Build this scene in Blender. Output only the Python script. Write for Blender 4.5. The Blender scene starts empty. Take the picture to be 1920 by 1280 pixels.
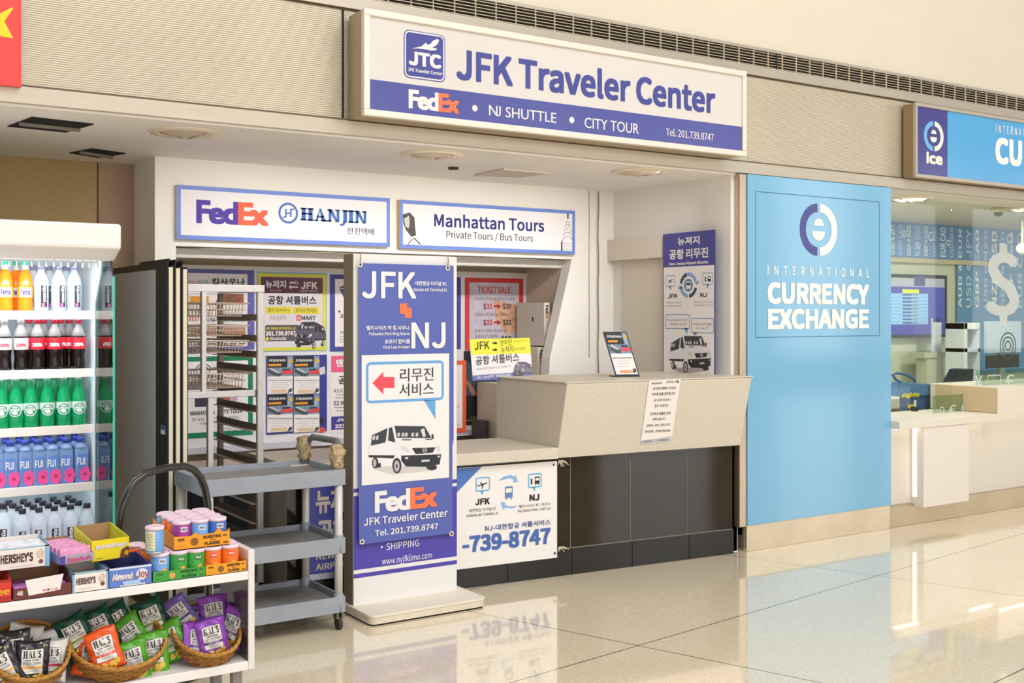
import bpy, bmesh, math, random
from mathutils import Vector, Matrix, Euler
R = math.radians
random.seed(4)
SC = bpy.context.scene
COL = SC.collection

# ---------------------------------------------------------------- camera, world, lights, exposure
F, PHI, EYE, HOR = 2100.0, R(33.5), 1.5, 590.0        # focal length in pixels of the 1920x1280 photo, yaw, eye height, horizon row
cd = bpy.data.cameras.new('camera'); cam = bpy.data.objects.new('camera', cd); COL.objects.link(cam)
cam.location = (0, 0, EYE); cam.rotation_euler = (R(90), 0, -PHI)
cd.sensor_width = 36; cd.lens = F / 1920 * 36; cd.shift_y = (HOR - 640) / 1920; cd.clip_start = 0.05; cd.clip_end = 200
SC.camera = cam
SC.view_settings.view_transform = 'Standard'; SC.view_settings.look = 'None'
SC.view_settings.exposure = -0.09; SC.view_settings.gamma = 1.0; SC.view_settings.use_curve_mapping = False
w = bpy.data.worlds.new('hall_daylight'); SC.world = w; w.use_nodes = True
bg = w.node_tree.nodes['Background']; bg.inputs[0].default_value = (0.975, 0.985, 1.0, 1); bg.inputs[1].default_value = 0.66

def lamp(name, loc, rot, size, power, col=(1, .95, .86), shape='DISK', sy=None, spread=None):
    d = bpy.data.lights.new(name, 'AREA'); d.shape = shape; d.size = size; d.energy = power; d.color = col
    if sy: d.size_y = sy
    if spread: d.spread = spread
    o = bpy.data.objects.new(name, d); COL.objects.link(o); o.location = loc; o.rotation_euler = rot
    return o
lamp('hall_overhead_fill', (3.5, -1.5, 7.5), (R(18), 0, 0), 9, 640, (1, .985, .975), 'RECTANGLE', 5)  # unseen overhead area light, added to brighten the floor and soffit
for i, (x, y) in enumerate(((1.68, 5.4), (3.04, 5.39), (4.47, 5.33))):
    lamp('downlight_lamp', (x, y, 2.37), (0, 0, 0), .2, (14, 14, 26)[i], (1, .985, .975))  # kiosk fixtures are unlit; these area lights are added to brighten the alcove
lamp('poster_fill_lamp', (3.3, 6.47, 1.87), (R(25), 0, 0), 2.4, 21, (1, .985, .975), 'RECTANGLE', .08)  # added area light hidden behind the lip, brightens the rear posters
lamp('fascia_fill_lamp', (3.35, 5.2, 2.36), (R(56), 0, 0), 3.0, 10, (1, .985, .975), 'RECTANGLE', .04, R(84))  # added area light with no fixture, brightens the kiosk front wall
for x in (7.2, 8.9):
    lamp('downlight_lamp', (x, 5.75, 2.37), (0, 0, 0), .2, 18, (1, .95, .86))

# ---------------------------------------------------------------- helpers
SN, CS = math.sin(PHI), math.cos(PHI)
CAMP = Vector((0, 0, EYE)); UP = Vector((0, 0, 1))
def ray(x, y):
    u = (x - 960) / F; v = (HOR - y) / F
    return Vector((SN + u * CS, CS - u * SN, v))
def hit(x, y, p, n):
    d = ray(x, y); return CAMP + d * ((Vector(p) - CAMP).dot(n) / d.dot(n))
def atY(x, y, Y): return hit(x, y, (0, Y, 0), Vector((0, 1, 0)))
def atX(x, y, X): return hit(x, y, (X, 0, 0), Vector((1, 0, 0)))
def atZ(x, y, Z): return hit(x, y, (0, 0, Z), UP)

def lin(h):
    h = h.lstrip('#'); o = []
    for i in (0, 2, 4):
        c = int(h[i:i + 2], 16) / 255
        o.append(c / 12.92 if c <= .04045 else ((c + .055) / 1.055) ** 2.4)
    return (*o, 1)
_M = {}
def M(h, rough=.5, metal=0.0, var=0.0, vs=8.0, bump=0.0, bs=60.0, trans=0.0, alpha=1.0, emit=0.0, coat=0.0, stretch=None, ior=1.45):
    k = (h, rough, metal, var, vs, bump, bs, trans, alpha, emit, coat, stretch, ior)
    if k in _M: return _M[k]
    m = bpy.data.materials.new('mat_' + h + '_%d' % len(_M)); m.use_nodes = True; nt = m.node_tree
    b = nt.nodes['Principled BSDF']; b.inputs['Base Color'].default_value = lin(h)
    b.inputs['Roughness'].default_value = rough; b.inputs['Metallic'].default_value = metal; b.inputs['IOR'].default_value = ior
    b.inputs['Transmission Weight'].default_value = trans; b.inputs['Alpha'].default_value = alpha; b.inputs['Coat Weight'].default_value = coat
    b.inputs['Coat Roughness'].default_value = .08
    if emit:
        b.inputs['Emission Color'].default_value = lin(h); b.inputs['Emission Strength'].default_value = emit
    if var or bump:
        tc = nt.nodes.new('ShaderNodeTexCoord'); mp = nt.nodes.new('ShaderNodeMapping'); nt.links.new(tc.outputs['Object'], mp.inputs[0])
        if stretch: mp.inputs['Scale'].default_value = stretch
    if var:
        n = nt.nodes.new('ShaderNodeTexNoise'); n.inputs['Scale'].default_value = vs; n.inputs['Detail'].default_value = 4; nt.links.new(mp.outputs[0], n.inputs[0])
        mr = nt.nodes.new('ShaderNodeMapRange'); mr.inputs[1].default_value = .3; mr.inputs[2].default_value = .7
        mr.inputs[3].default_value = 1 - var; mr.inputs[4].default_value = 1 + var * .6; nt.links.new(n.outputs[0], mr.inputs[0])
        vm = nt.nodes.new('ShaderNodeVectorMath'); vm.operation = 'SCALE'; vm.inputs[0].default_value = lin(h)[:3]
        nt.links.new(mr.outputs[0], vm.inputs['Scale']); nt.links.new(vm.outputs[0], b.inputs['Base Color'])
    if bump:
        n2 = nt.nodes.new('ShaderNodeTexNoise'); n2.inputs['Scale'].default_value = bs; nt.links.new(mp.outputs[0], n2.inputs[0])
        bp = nt.nodes.new('ShaderNodeBump'); bp.inputs['Strength'].default_value = bump; bp.inputs['Distance'].default_value = .01
        nt.links.new(n2.outputs[0], bp.inputs['Height']); nt.links.new(bp.outputs[0], b.inputs['Normal'])
    _M[k] = m
    return m

class MB:
    def __init__(s): s.v = []; s.f = []; s.i = []; s.sm = []; s.mats = []
    def add(s, vs, fs, m, smooth=False):
        o = len(s.v); s.v += [Vector(p) for p in vs]
        if m not in s.mats: s.mats.append(m)
        k = s.mats.index(m)
        for f in fs: s.f.append([o + j for j in f]); s.i.append(k); s.sm.append(smooth)
        return s
    def box(s, x0, y0, z0, x1, y1, z1, m):
        return s.ext([(x0, y0, z0), (x1, y0, z0), (x1, y1, z0), (x0, y1, z0)], (0, 0, z1 - z0), m)
    def ext(s, pts, vec, m, smooth=False):
        n = len(pts); vec = Vector(vec); a = [Vector(p) for p in pts]
        return s.add(a + [p + vec for p in a], [list(range(n))[::-1], list(range(n, 2 * n))] + [[j, (j + 1) % n, (j + 1) % n + n, j + n] for j in range(n)], m, smooth)
    def prism(s, fp, z0, z1, m): return s.ext([(x, y, z0) for x, y in fp], (0, 0, z1 - z0), m)
    def quad(s, a, b, c, d, m): return s.add([a, b, c, d], [[0, 1, 2, 3]], m)
    def tube(s, path, r, m, n=10, closed=False):
        P = [Vector(p) for p in path]; L = len(P); vs = []; ref = None
        for j in range(L):
            t = (P[(j + 1) % L] - P[j - 1]) if closed else (P[min(j + 1, L - 1)] - P[max(j - 1, 0)])
            t.normalize()
            if ref is None: ref = t.orthogonal().normalized()
            ref = (ref - t * ref.dot(t)); ref = ref.normalized() if ref.length > 1e-6 else t.orthogonal().normalized()
            q = t.cross(ref); rr = r[j] if isinstance(r, (list, tuple)) else r
            vs += [P[j] + (ref * math.cos(2 * math.pi * k / n) + q * math.sin(2 * math.pi * k / n)) * rr for k in range(n)]
        fs = []
        for j in range(L if closed else L - 1):
            for k in range(n):
                a, b = j * n, ((j + 1) % L) * n
                fs.append([a + k, a + (k + 1) % n, b + (k + 1) % n, b + k])
        if not closed: fs += [list(range(n))[::-1], list(range((L - 1) * n, L * n))]
        return s.add(vs, fs, m, True)
    def lathe(s, prof, m, c=(0, 0, 0), n=20, cap=True, sx=1, sy=1):
        vs = []; fs = []; c = Vector(c)
        for r, z in prof: vs += [c + Vector((r * sx * math.cos(2 * math.pi * k / n), r * sy * math.sin(2 * math.pi * k / n), z)) for k in range(n)]
        for j in range(len(prof) - 1):
            for k in range(n): fs.append([j * n + k, j * n + (k + 1) % n, (j + 1) * n + (k + 1) % n, (j + 1) * n + k])
        if cap: fs += [list(range(n))[::-1], list(range((len(prof) - 1) * n, len(prof) * n))]
        return s.add(vs, fs, m, True)
    def mesh(s, name):
        me = bpy.data.meshes.new(name); me.from_pydata([tuple(p) for p in s.v], [], s.f)
        for m in s.mats: me.materials.append(m)
        me.polygons.foreach_set('material_index', s.i); me.polygons.foreach_set('use_smooth', s.sm); me.update()
        return me
    def build(s, name, par=None, bevel=0, recalc=True, label=None):
        me = s.mesh(name)
        if recalc:
            b = bmesh.new(); b.from_mesh(me); bmesh.ops.recalc_face_normals(b, faces=b.faces); b.to_mesh(me); b.free()
        o = bpy.data.objects.new(name, me); COL.objects.link(o)
        if par is not None: put_under(o, par)
        if bevel:
            md = o.modifiers.new('bevel', 'BEVEL'); md.width = bevel; md.segments = 2; md.limit_method = 'ANGLE'; md.angle_limit = R(40)
        if label: o['label'] = label
        return o
def put_under(o, par):
    o.parent = par
    o.matrix_parent_inverse = Matrix.Translation(-par.location) if par.parent is None and not par.get('local') else Matrix.Identity(4)
def thing(name, label, cat, loc=(0, 0, 0), group=None, local=False, rot=None):
    o = bpy.data.objects.new(name, None); COL.objects.link(o); o.location = loc; o.empty_display_size = .1
    if rot: o.rotation_euler = rot
    if local: o['local'] = 1
    return tag(o, label, cat, group)
def tag(o, label, cat, group=None):
    o['label'] = label; o['category'] = cat
    if group: o['group'] = group
    return o
def struct(mb, name, bevel=0, recalc=True):
    o = mb.build(name, None, bevel, recalc); o['kind'] = 'structure'; return o
def copy_tree(o, par=None):
    c = o.copy(); COL.objects.link(c)
    if par is not None: c.parent = par
    for ch in list(o.children): copy_tree(ch, c)
    return c
ORD = ['first', 'second', 'third', 'fourth', 'fifth', 'sixth', 'seventh', 'eighth', 'ninth', 'tenth']

# ---- lettering: text turned into flat meshes
_G = {}
_cap = None
try:
    GROT = bpy.data.fonts.load(bpy.utils.resource_path('LOCAL') + '/datafiles/fonts/Noto Sans CJK Regular.woff2')     # the sans face that ships inside Blender
except Exception:
    GROT = None
def glyphs(body, sp, hum=False):
    """flat outline mesh of a line of text; every separate outline gets its own small depth step"""
    k = (body, sp, hum)
    if k in _G: return _G[k]
    c = bpy.data.curves.new('lettering', 'FONT'); c.body = body; c.space_character = sp; c.resolution_u = 3
    hum = hum or GROT is None
    if not hum: c.font = GROT
    o = bpy.data.objects.new('lettering', c); me = o.to_mesh()
    vs = [[v.co.x, v.co.y, 0] for v in me.vertices]; fs = [list(p.vertices) for p in me.polygons]
    o.to_mesh_clear(); bpy.data.objects.remove(o); bpy.data.curves.remove(c)
    par = list(range(len(vs)))
    def root(i):
        while par[i] != i: par[i] = par[par[i]]; i = par[i]
        return i
    for f in fs:
        for j in f[1:]: par[root(j)] = root(f[0])
    comp = {}
    for i in range(len(vs)): comp.setdefault(root(i), []).append(i)
    cap = cap_height(hum) if body != 'H' else 1
    for n, ids in enumerate(comp.values()):
        y0 = min(vs[i][1] for i in ids); y1 = max(vs[i][1] for i in ids)
        if hum and 'J' in body and y0 < -.08 and cap * .93 < y1 < cap * 1.04:
            for i in ids: vs[i][1] = (vs[i][1] - y0) / (y1 - y0) * cap          # the J stands on the baseline
        for i in ids: vs[i][2] = n % 3
    _G[k] = (vs, fs, hum); return _G[k]
_caps = {}
def cap_height(hum):
    if hum not in _caps: _caps[hum] = max(v[1] for v in glyphs('H', 1, hum)[0])
    return _caps[hum]
def fitted(body, x0, x1, yb, yt, bold=0, sp=1.0, bbox=None):
    """glyph outlines scaled so that they run from x0 to x1 and from the baseline yb to cap height yt"""
    sp, hum = (abs(sp), True) if sp < 0 else (sp, False)          # negative spacing asks for the humanist face
    vs, fs, hum = glyphs(body, sp, hum); bw = bold; bold = bold * 1.35 * cap_height(hum)
    sh = [(0, 0)] if bw < .004 else [(-bold, 0), (bold, 0)] if bw < .013 else [(-bold, -bold), (bold, -bold), (-bold, bold), (bold, bold)]
    if bw > .03: sh += [(0, 0), (-bold, 0), (bold, 0), (0, -bold), (0, bold)]
    xa = min(v[0] for v in vs) - bold; xb = max(v[0] for v in vs) + bold
    if bbox is None: bbox = any(ord(ch) > 0x1100 for ch in body)
    ya, yc = (min(v[1] for v in vs) - bold, max(v[1] for v in vs) + bold) if bbox else (-bold, cap_height(hum) + bold)
    ov = []; of = []
    for k, (dx, dy) in enumerate(sh):
        n = len(ov); ov += [Pt2(x0 + (x + dx - xa) / (xb - xa) * (x1 - x0), yb + (y + dy - ya) / (yc - ya) * (yt - yb), .05 * c + .1 * k) for x, y, c in vs]; of += [[n + j for j in f] for f in fs]
    return ov, of
LAY = .0006
class Pt2(tuple):
    def __new__(c, x, y, d=0): o = tuple.__new__(c, (x, y)); o.d = d; return o
class Sheet:
    """flat printed surface; px coordinates are read off the photo and projected on the sheet's own plane"""
    def __init__(s, o, ux=(1, 0, 0), uy=(0, 0, 1)):
        s.o = Vector(o); s.ux = Vector(ux).normalized(); s.uy = Vector(uy).normalized(); s.n = s.ux.cross(s.uy); s.mb = MB(); s.auto = None
    def ab(s, x, y):
        p = hit(x, y, s.o, s.n) - s.o; return p.dot(s.ux), p.dot(s.uy)
    def W(s, a, b, l): return s.o + s.ux * a + s.uy * b + s.n * (l * LAY)
    def lpoly(s, pts, m, l=1): s.mb.add([s.W(a, b, l) for a, b in pts], [list(range(len(pts)))], m); return s
    def poly(s, pts, m, l=1): return s.lpoly([s.ab(*p) for p in pts], m, l)
    def box(s, x0, yt, x1, yb, m, l=1):
        a0, b0 = s.ab(x0, yt); _, b1 = s.ab(x0, yb); a1, _ = s.ab(x1, yt); return s.lpoly([(a0, b1), (a1, b1), (a1, b0), (a0, b0)], m, l)
    def rbox(s, x0, yt, x1, yb, m, l=1, r=.01):
        a0, b0 = s.ab(x0, yt); _, b1 = s.ab(x0, yb); a1, _ = s.ab(x1, yt)
        return s.lpoly(rounded(a0, b1, a1, b0, r), m, l)
    def text(s, t, x0, x1, yt, yb, m, bold=.01, l=3, sp=1.0, bbox=None):
        a0, b0 = s.ab(x0, yt); _, b1 = s.ab(x0, yb); a1, _ = s.ab(x1, yt)
        vs, fs = fitted(t, a0, a1, b1, b0, bold, sp, bbox); s.mb.add([s.W(p[0], p[1], l + p.d) for p in vs], fs, m)
        if s.auto: s.done(*s.auto)
        return s
    def ell(s, cx, cy, ry, m, l=2, n=28, k=1.0):
        a, b = s.ab(cx, cy); r = abs(s.ab(cx, cy - ry)[1] - b)
        return s.lpoly([(a + k * r * math.cos(2 * math.pi * j / n), b + r * math.sin(2 * math.pi * j / n)) for j in range(n)], m, l)
    def arc(s, cx, cy, r0, r1, t0, t1, m, l=2, n=24):
        a, b = s.ab(cx, cy); q = abs(s.ab(cx, cy - 10)[1] - b) / 10
        pt = lambda r, t: (a + r * q * math.cos(R(t)), b + r * q * math.sin(R(t)))
        for j in range(n):
            u, v = t0 + (t1 - t0) * j / n, t0 + (t1 - t0) * (j + 1) / n
            s.lpoly([pt(r0, u), pt(r1, u), pt(r1, v), pt(r0, v)], m, l)
        return s
    def line(s, x0, y0, x1, y1, w, m, l=2):
        a, b = s.ab(x0, y0); c, d = s.ab(x1, y1); wq = abs(s.ab(x0, y0 - 10)[1] - b) / 10 * w / 2
        t = Vector((c - a, d - b)).normalized() * wq; q = Vector((-t.y, t.x))
        return s.lpoly([(a - q.x, b - q.y), (c - q.x, d - q.y), (c + q.x, d + q.y), (a + q.x, b + q.y)], m, l)
    def frame(s, x0, yt, x1, yb, w, m, l=2, r=0.0):
        a0, b0 = s.ab(x0, yt); _, b1 = s.ab(x0, yb); a1, _ = s.ab(x1, yt); w = abs(s.ab(x0, yt + w)[1] - b0)
        if r:
            o = rounded(a0, b1, a1, b0, r); i = rounded(a0 + w, b1 + w, a1 - w, b0 - w, max(r - w, r * .3))
        else:
            o = [(a0, b1), (a1, b1), (a1, b0), (a0, b0)]; i = [(a0 + w, b1 + w), (a1 - w, b1 + w), (a1 - w, b0 - w), (a0 + w, b0 - w)]
        n = len(o)
        for j in range(n): s.lpoly([o[j], o[(j + 1) % n], i[(j + 1) % n], i[j]], m, l)
        return s
    def slab(s, x0, yt, x1, yb, th, m, me=None):
        """backing board of thickness th behind the print"""
        a0, b0 = s.ab(x0, yt); _, b1 = s.ab(x0, yb); a1, _ = s.ab(x1, yt)
        s.mb.ext([s.W(a, b, 0) for a, b in ((a0, b1), (a1, b1), (a1, b0), (a0, b0))], -s.n * th, m); return s
    def done(s, name, par=None, **k):
        o = s.mb.build(name, par, recalc=False, **k); s.mb = MB(); return o
def rounded(a0, b0, a1, b1, r, n=5):
    o = []
    for cx, cy, t in ((a1 - r, b0 + r, -90), (a1 - r, b1 - r, 0), (a0 + r, b1 - r, 90), (a0 + r, b0 + r, 180)):
        o += [(cx + r * math.cos(R(t + 90 * j / n)), cy + r * math.sin(R(t + 90 * j / n))) for j in range(n + 1)]
    return o

# printed serif capitals (thick and thin strokes)
def serif(ch, th=.26, tn=.07, sf=.07):
    """polygons in a unit-high box, and the advance width"""
    q = lambda x0, y0, x1, y1: [(x0, y0), (x1, y0), (x1, y1), (x0, y1)]
    def stem(x, w): return [q(x, 0, x + w, 1), q(x - .09, 0, x + w + .09, sf), q(x - .09, 1 - sf, x + w + .09, 1)]
    if ch == 'H': return stem(.1, th) + stem(.62, th) + [q(.1, .47, .9, .47 + tn)], 1.05
    if ch == 'I': return stem(.1, th), .52
    if ch == 'L': return stem(.1, th) + [q(.1, 0, .78, tn), [(.72, 0), (.78, 0), (.78, .3), (.72, .16)]], .86
    if ch == 'N': return [q(.1, 0, .1 + tn * 1.5, 1), q(0, 0, .3, sf), q(.72, 0, .72 + tn * 1.5, 1), q(.6, 1 - sf, .94, 1), [(.08, 1), (.08 + th, 1), (.83, 0), (.83 - th * .6, 0)], q(0, 1 - sf, .3, 1)], .98
    if ch == 'A': return [[(.1, 0), (.1 + tn, 0), (.48, 1), (.42, 1)], [(.86 - th * .95, 0), (.9, 0), (.52, 1), (.4, 1)], q(.2, .3, .72, .3 + tn), q(0, 0, .3, sf), q(.52, 0, 1, sf)], 1.0
    if ch == 'J': return [q(.25, .05, .25 + th, 1), q(.16, 1 - sf, .34 + th, 1), [(.25, .1), (.25 + th, .1), (.3, -.25), (.05, -.3), (-.02, -.15), (.18, -.1)]], .62
    if ch == "'": return [[(.08, .62), (.2, 1), (.02, 1)]], .24
    return [], .3
def serif_word(word, kw={}):
    out = []; x = 0
    for ch in word:
        if ch == 'S':
            vs, fs = fitted('S', x + .04, x + .62, 0, 1, .03)
            out += [[vs[i] for i in f] for f in fs]; x += .72
        else:
            p, adv = serif(ch, **kw); out += [[(x + a, b) for a, b in pl] for pl in p]; x += adv
    return out, x

WHITE = M('f0ece6', .45); INK = M('2a2a30', .6); PAPER = M('efeae6', .5); BLUE = M('55579c', .45); NAVY = M('434892', .5)
ORANGE = M('f7805a', .5); LBLUE = M('6fa8d8', .5); REDP = M('e8505a', .5)
# ---------------------------------------------------------------- the setting
Y0 = 5.11                                     # the shop front's plane
def floor_material():
    m = M('ecdcbd', .1, var=.03, vs=90, coat=.7); nt = m.node_tree; b = nt.nodes['Principled BSDF']
    b.inputs['Coat IOR'].default_value = 1.6; b.inputs['Coat Roughness'].default_value = .03; b.inputs['IOR'].default_value = 1.5
    tc = nt.nodes.new('ShaderNodeTexCoord'); L = nt.links.new
    def joints(nx, ny, off, step):
        d = nt.nodes.new('ShaderNodeVectorMath'); d.operation = 'DOT_PRODUCT'; d.inputs[1].default_value = (nx / step, ny / step, 0); L(tc.outputs['Object'], d.inputs[0])
        a = nt.nodes.new('ShaderNodeMath'); a.operation = 'SUBTRACT'; a.inputs[1].default_value = off / step - .5; L(d.outputs['Value'], a.inputs[0])
        f = nt.nodes.new('ShaderNodeMath'); f.operation = 'FRACT'; L(a.outputs[0], f.inputs[0])
        c = nt.nodes.new('ShaderNodeMath'); c.operation = 'COMPARE'; c.inputs[1].default_value = .5; c.inputs[2].default_value = .0035 / step; L(f.outputs[0], c.inputs[0])
        return c
    c1 = joints(-.141, .99, 3.42, 1.31); c2 = joints(.941, .339, 4.417, 2.0)
    mx = nt.nodes.new('ShaderNodeMath'); mx.operation = 'MAXIMUM'; L(c1.outputs[0], mx.inputs[0]); L(c2.outputs[0], mx.inputs[1])
    vo = nt.nodes.new('ShaderNodeTexVoronoi'); vo.inputs['Scale'].default_value = 170; L(tc.outputs['Object'], vo.inputs[0])
    mr = nt.nodes.new('ShaderNodeMapRange'); mr.inputs[1].default_value = 0; mr.inputs[2].default_value = 1; mr.inputs[3].default_value = .86; mr.inputs[4].default_value = 1.1
    sep = nt.nodes.new('ShaderNodeSeparateColor'); L(vo.outputs['Color'], sep.inputs[0]); L(sep.outputs[0], mr.inputs[0])
    src = b.inputs['Base Color'].links[0].from_socket
    v = nt.nodes.new('ShaderNodeVectorMath'); v.operation = 'SCALE'; L(src, v.inputs[0]); L(mr.outputs[0], v.inputs['Scale'])
    mix = nt.nodes.new('ShaderNodeMix'); mix.data_type = 'RGBA'; L(mx.outputs[0], mix.inputs[0]); L(v.outputs[0], mix.inputs[6]); mix.inputs[7].default_value = lin('5d4d40')
    L(mix.outputs[2], b.inputs['Base Color'])
    return m
FLOOR = floor_material()
mb = MB(); mb.quad((-8, -9, 0), (34, -9, 0), (34, 9, 0), (-8, 9, 0), FLOOR); struct(mb, 'floor')

CREAM = M('d8ceba', .7, var=.02, vs=2); WALLW = M('f3efe8', .55, var=.015, vs=3); SOFF = M('faf6f2', .6, var=.03, vs=4)
STEEL = M('c3b9a8', .34, metal=.5, var=.05, vs=5, stretch=(1, 1, 30)); TAN = M('b79d6a', .7, var=.06, vs=40)
mb = MB(); mb.box(-8, Y0 + .02, 3.02, 22, Y0 + .3, 9, CREAM); struct(mb, 'wall_upper')
# hall behind the camera: a far wall with added glowing panels, unseen, to light the front and show in reflections
mb = MB(); mb.box(-8, -9.2, 0, 34, -9, 9, M('bcb09c', .8)); struct(mb, 'wall_hall')
for i in range(9):
    mb = MB(); x = -6 + i * 4.4; mb.box(x, -9.02, .5, x + 2.6, -8.96, 5.5, M('fafcff', .5, emit=2.6)); struct(mb, 'glow_panel_%d' % (i + 1))
# lower steel band and corrugated cladding band
mb = MB(); mb.box(-8, Y0 - .02, 2.395, 22, Y0 + .12, 2.465, STEEL); mb.box(-8, Y0 - .012, 2.465, 22, Y0 + .1, 2.475, M('6b5a44', .6)); struct(mb, 'trim_1')
mb = MB(); zs = [2.475 + k * (3.02 - 2.475) / 224 for k in range(225)]
CORR = M('dad1bf', .36, metal=.35, var=.04, vs=3)
pts = []
for k, z in enumerate(zs): pts.append((Y0 + (.0028 if k % 4 in (0, 3) else -.0028), z))
vs = []; fs = []
for y, z in pts: vs += [(-8, y, z), (22, y, z)]
for k in range(len(pts) - 1): fs.append([2 * k, 2 * k + 1, 2 * k + 3, 2 * k + 2])
mb.add(vs, fs, CORR); struct(mb, 'wall_cladding', recalc=False)
mb = MB(); mb.box(-8, Y0 - .02, 3.025, 22, Y0 + .1, 3.085, STEEL); mb.box(-8, Y0 - .006, 3.015, 22, Y0 + .05, 3.027, M('5a4a38', .6)); struct(mb, 'trim_2')
mb = MB(); mb.box(-8, Y0 - .012, 3.19, 22, Y0 + .1, 3.21, STEEL); struct(mb, 'trim_3')
mb = MB(); mb.box(2.368, Y0 - .008, 2.476, 2.376, Y0 + .002, 3.015, M('1e1a16', .7)); struct(mb, 'trim_8')
# soffit
mb = MB(); mb.box(-8, Y0 + .02, 2.385, 5.12, 9, 2.46, SOFF); struct(mb, 'ceiling_kiosk')
mb = MB(); mb.box(5.12, Y0 + .02, 2.385, 22, 7.5, 2.46, M('d9d3ca', .6)); struct(mb, 'ceiling_exchange')
# alcove walls
mb = MB(); mb.box(-8, 6.75, 0, 1.58, 6.85, 2.385, TAN); struct(mb, 'wall_tan')
mb = MB(); mb.box(1.586, 6.74, 0, 1.80, 6.85, 2.385, M('b39a80', .7, var=.03, vs=30)); struct(mb, 'wall_tan_end')
YF = 6.32
XJ0, XJ1 = 1.84, 5.12
pL = atY(330, 463, YF).x; zO = 1.89; pR = atY(1072, 489, YF).x; pRb = atY(1031, 720, YF).x
mb = MB(); mb.box(XJ0 - .05, YF, zO, XJ1, YF + .1, 2.385, WALLW)
mb.box(XJ0 - .05, YF, 0, pL, YF + .1, zO, WALLW)
mb.ext([(pR, YF, zO), (pRb, YF, 1.2), (pRb - .08, YF, 0), (XJ1, YF, 0), (XJ1, YF, zO)], (0, .1, 0), WALLW)
struct(mb, 'wall_kiosk_front')
mb = MB(); mb.box(XJ0 - .05, YF + .1, 0, XJ0 + .03, 7.1, 2.385, WALLW); struct(mb, 'wall_kiosk_left')
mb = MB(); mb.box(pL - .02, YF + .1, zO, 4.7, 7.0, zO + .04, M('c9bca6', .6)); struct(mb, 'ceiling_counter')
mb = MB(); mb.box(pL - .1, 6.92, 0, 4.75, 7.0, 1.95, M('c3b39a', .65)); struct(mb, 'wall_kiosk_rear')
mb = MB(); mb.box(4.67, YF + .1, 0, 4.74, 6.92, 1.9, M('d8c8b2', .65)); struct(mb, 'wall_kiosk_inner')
XR = 5.06
mb = MB(); mb.box(XR, Y0 + .03, 0, XR + .06, YF, 2.385, WALLW); struct(mb, 'wall_right')
# bulkhead on the side wall, panel edge and thin cable
mb = MB(); a = atX(1119, 447, 5.0); b_ = atX(1240, 437, 5.0)
mb.box(5.0, b_.y, 1.885, XR + .01, YF - .002, 2.035, M('e6ddcd', .55)); struct(mb, 'trim_4', bevel=.003)
mb = MB(); mb.box(XR - .015, 5.42, 1.02, XR + .005, 6.2, 1.885, M('e2d8c6', .5)); struct(mb, 'trim_5', bevel=.002)
o = atY(1122, 380, YF - .02); mb = MB(); mb.tube([(o.x + .004 * math.sin(k * 1.7), o.y, 2.38 - k * .11) for k in range(13)], .004, M('8a7a66', .6), 6)
tag(mb.build('wall_cable'), 'thin beige cable hanging down the white corner beside the tours sign', 'cable')
mb = MB(); mb.tube([(atY(1104, 380, YF).x, YF - .005, z) for z in (2.38, 1.2)], .0025, M('bdb09c', .6), 6); struct(mb, 'trim_6')
# steel edge post between alcove and blue panel
mb = MB(); mb.box(5.09, Y0 - .02, .16, 5.15, Y0 + .05, 2.39, M('c0ae98', .25, metal=.8)); mb.box(5.02, Y0 + .03, 0, 5.12, Y0 + .2, .7, M('3a2c22', .5)); struct(mb, 'trim_7', bevel=.004)
# exchange side: plinth under the blue panel, rear walls
XP0, XP1 = 5.15, 6.55
mb = MB(); mb.box(XP0, Y0 - .02, 0, XP1, Y0 + .1, .165, M('cfc0a6', .22, metal=.7, var=.1, vs=4)); struct(mb, 'baseboard_panel', bevel=.002)
mb = MB(); mb.box(XP0, Y0 + .1, 0, XP1 - .02, 6.2, 2.385, WALLW); mb.box(XP0, Y0 + .02, .1, XP1, Y0 + .1, 2.385, WALLW); struct(mb, 'wall_divider')
mb = MB(); mb.box(6.5, 6.9, 0, 22, 7.05, 2.385, M('d7dcc4', .6)); struct(mb, 'wall_exchange')

# ceiling fixtures
def downlight(px, py, lab, on):
    c = atZ(px, py, 2.385); t = thing('recessed_downlight', lab, 'ceiling light', c, 'recessed downlights')
    mb = MB(); mb.lathe([(.135, -.012), (.175, -.008), (.18, .001), (.13, .001)], M('e8dcc8', .4), c, 32, cap=False); mb.build('trim_ring', t)
    mb = MB(); mb.lathe([(.13, -.006), (.09, -.02), (.001, -.026)], M('f3e6d0', .3, emit=on) if on else M('cdbfa8', .35), c, 32, cap=False); mb.build('lens', t)
    mb = MB()
    for k in range(3):
        d = Vector((math.cos(R(60 + 120 * k)), math.sin(R(60 + 120 * k)), 0)); mb.tube([c + d * .02 + UP * -.028, c + d * .13 + UP * -.01], .004, M('a89880', .4), 6)
    mb.build('lens_clip', t)
downlight(350, 248, 'round recessed downlight over the folded boards and rack', 0)
downlight(810, 289, 'round recessed downlight above the tours sign', 0)
downlight(1200, 321, 'round recessed downlight over the high counter near the blue panel', 0)
downlight(1707, 372, 'bright round downlight just beyond the tall blue panel', 1.6)
downlight(1925, 391, 'bright round downlight cut by the picture edge above the dollar glass', 1.6)
def hatch(px, lab):
    t = thing('ceiling_opening', lab, 'vent opening', atZ(*px[0], 2.385)); P = [atZ(x, y, 2.384) for x, y in px]
    mb = MB(); mb.ext(P, (0, 0, -.004), M('1a1a1c', .9)); mb.build('dark_opening', t)
    mb = MB(); mb.tube([(P[0] + P[1]) / 2 + UP * -.008, (P[2] + P[3]) / 2 + UP * -.008], .012, M('8a8478', .5), 6); mb.build('duct_strip', t)
hatch([(14, 236), (60, 219), (176, 232), (124, 247)], 'open ceiling vent hole nearest the red sign')
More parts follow.
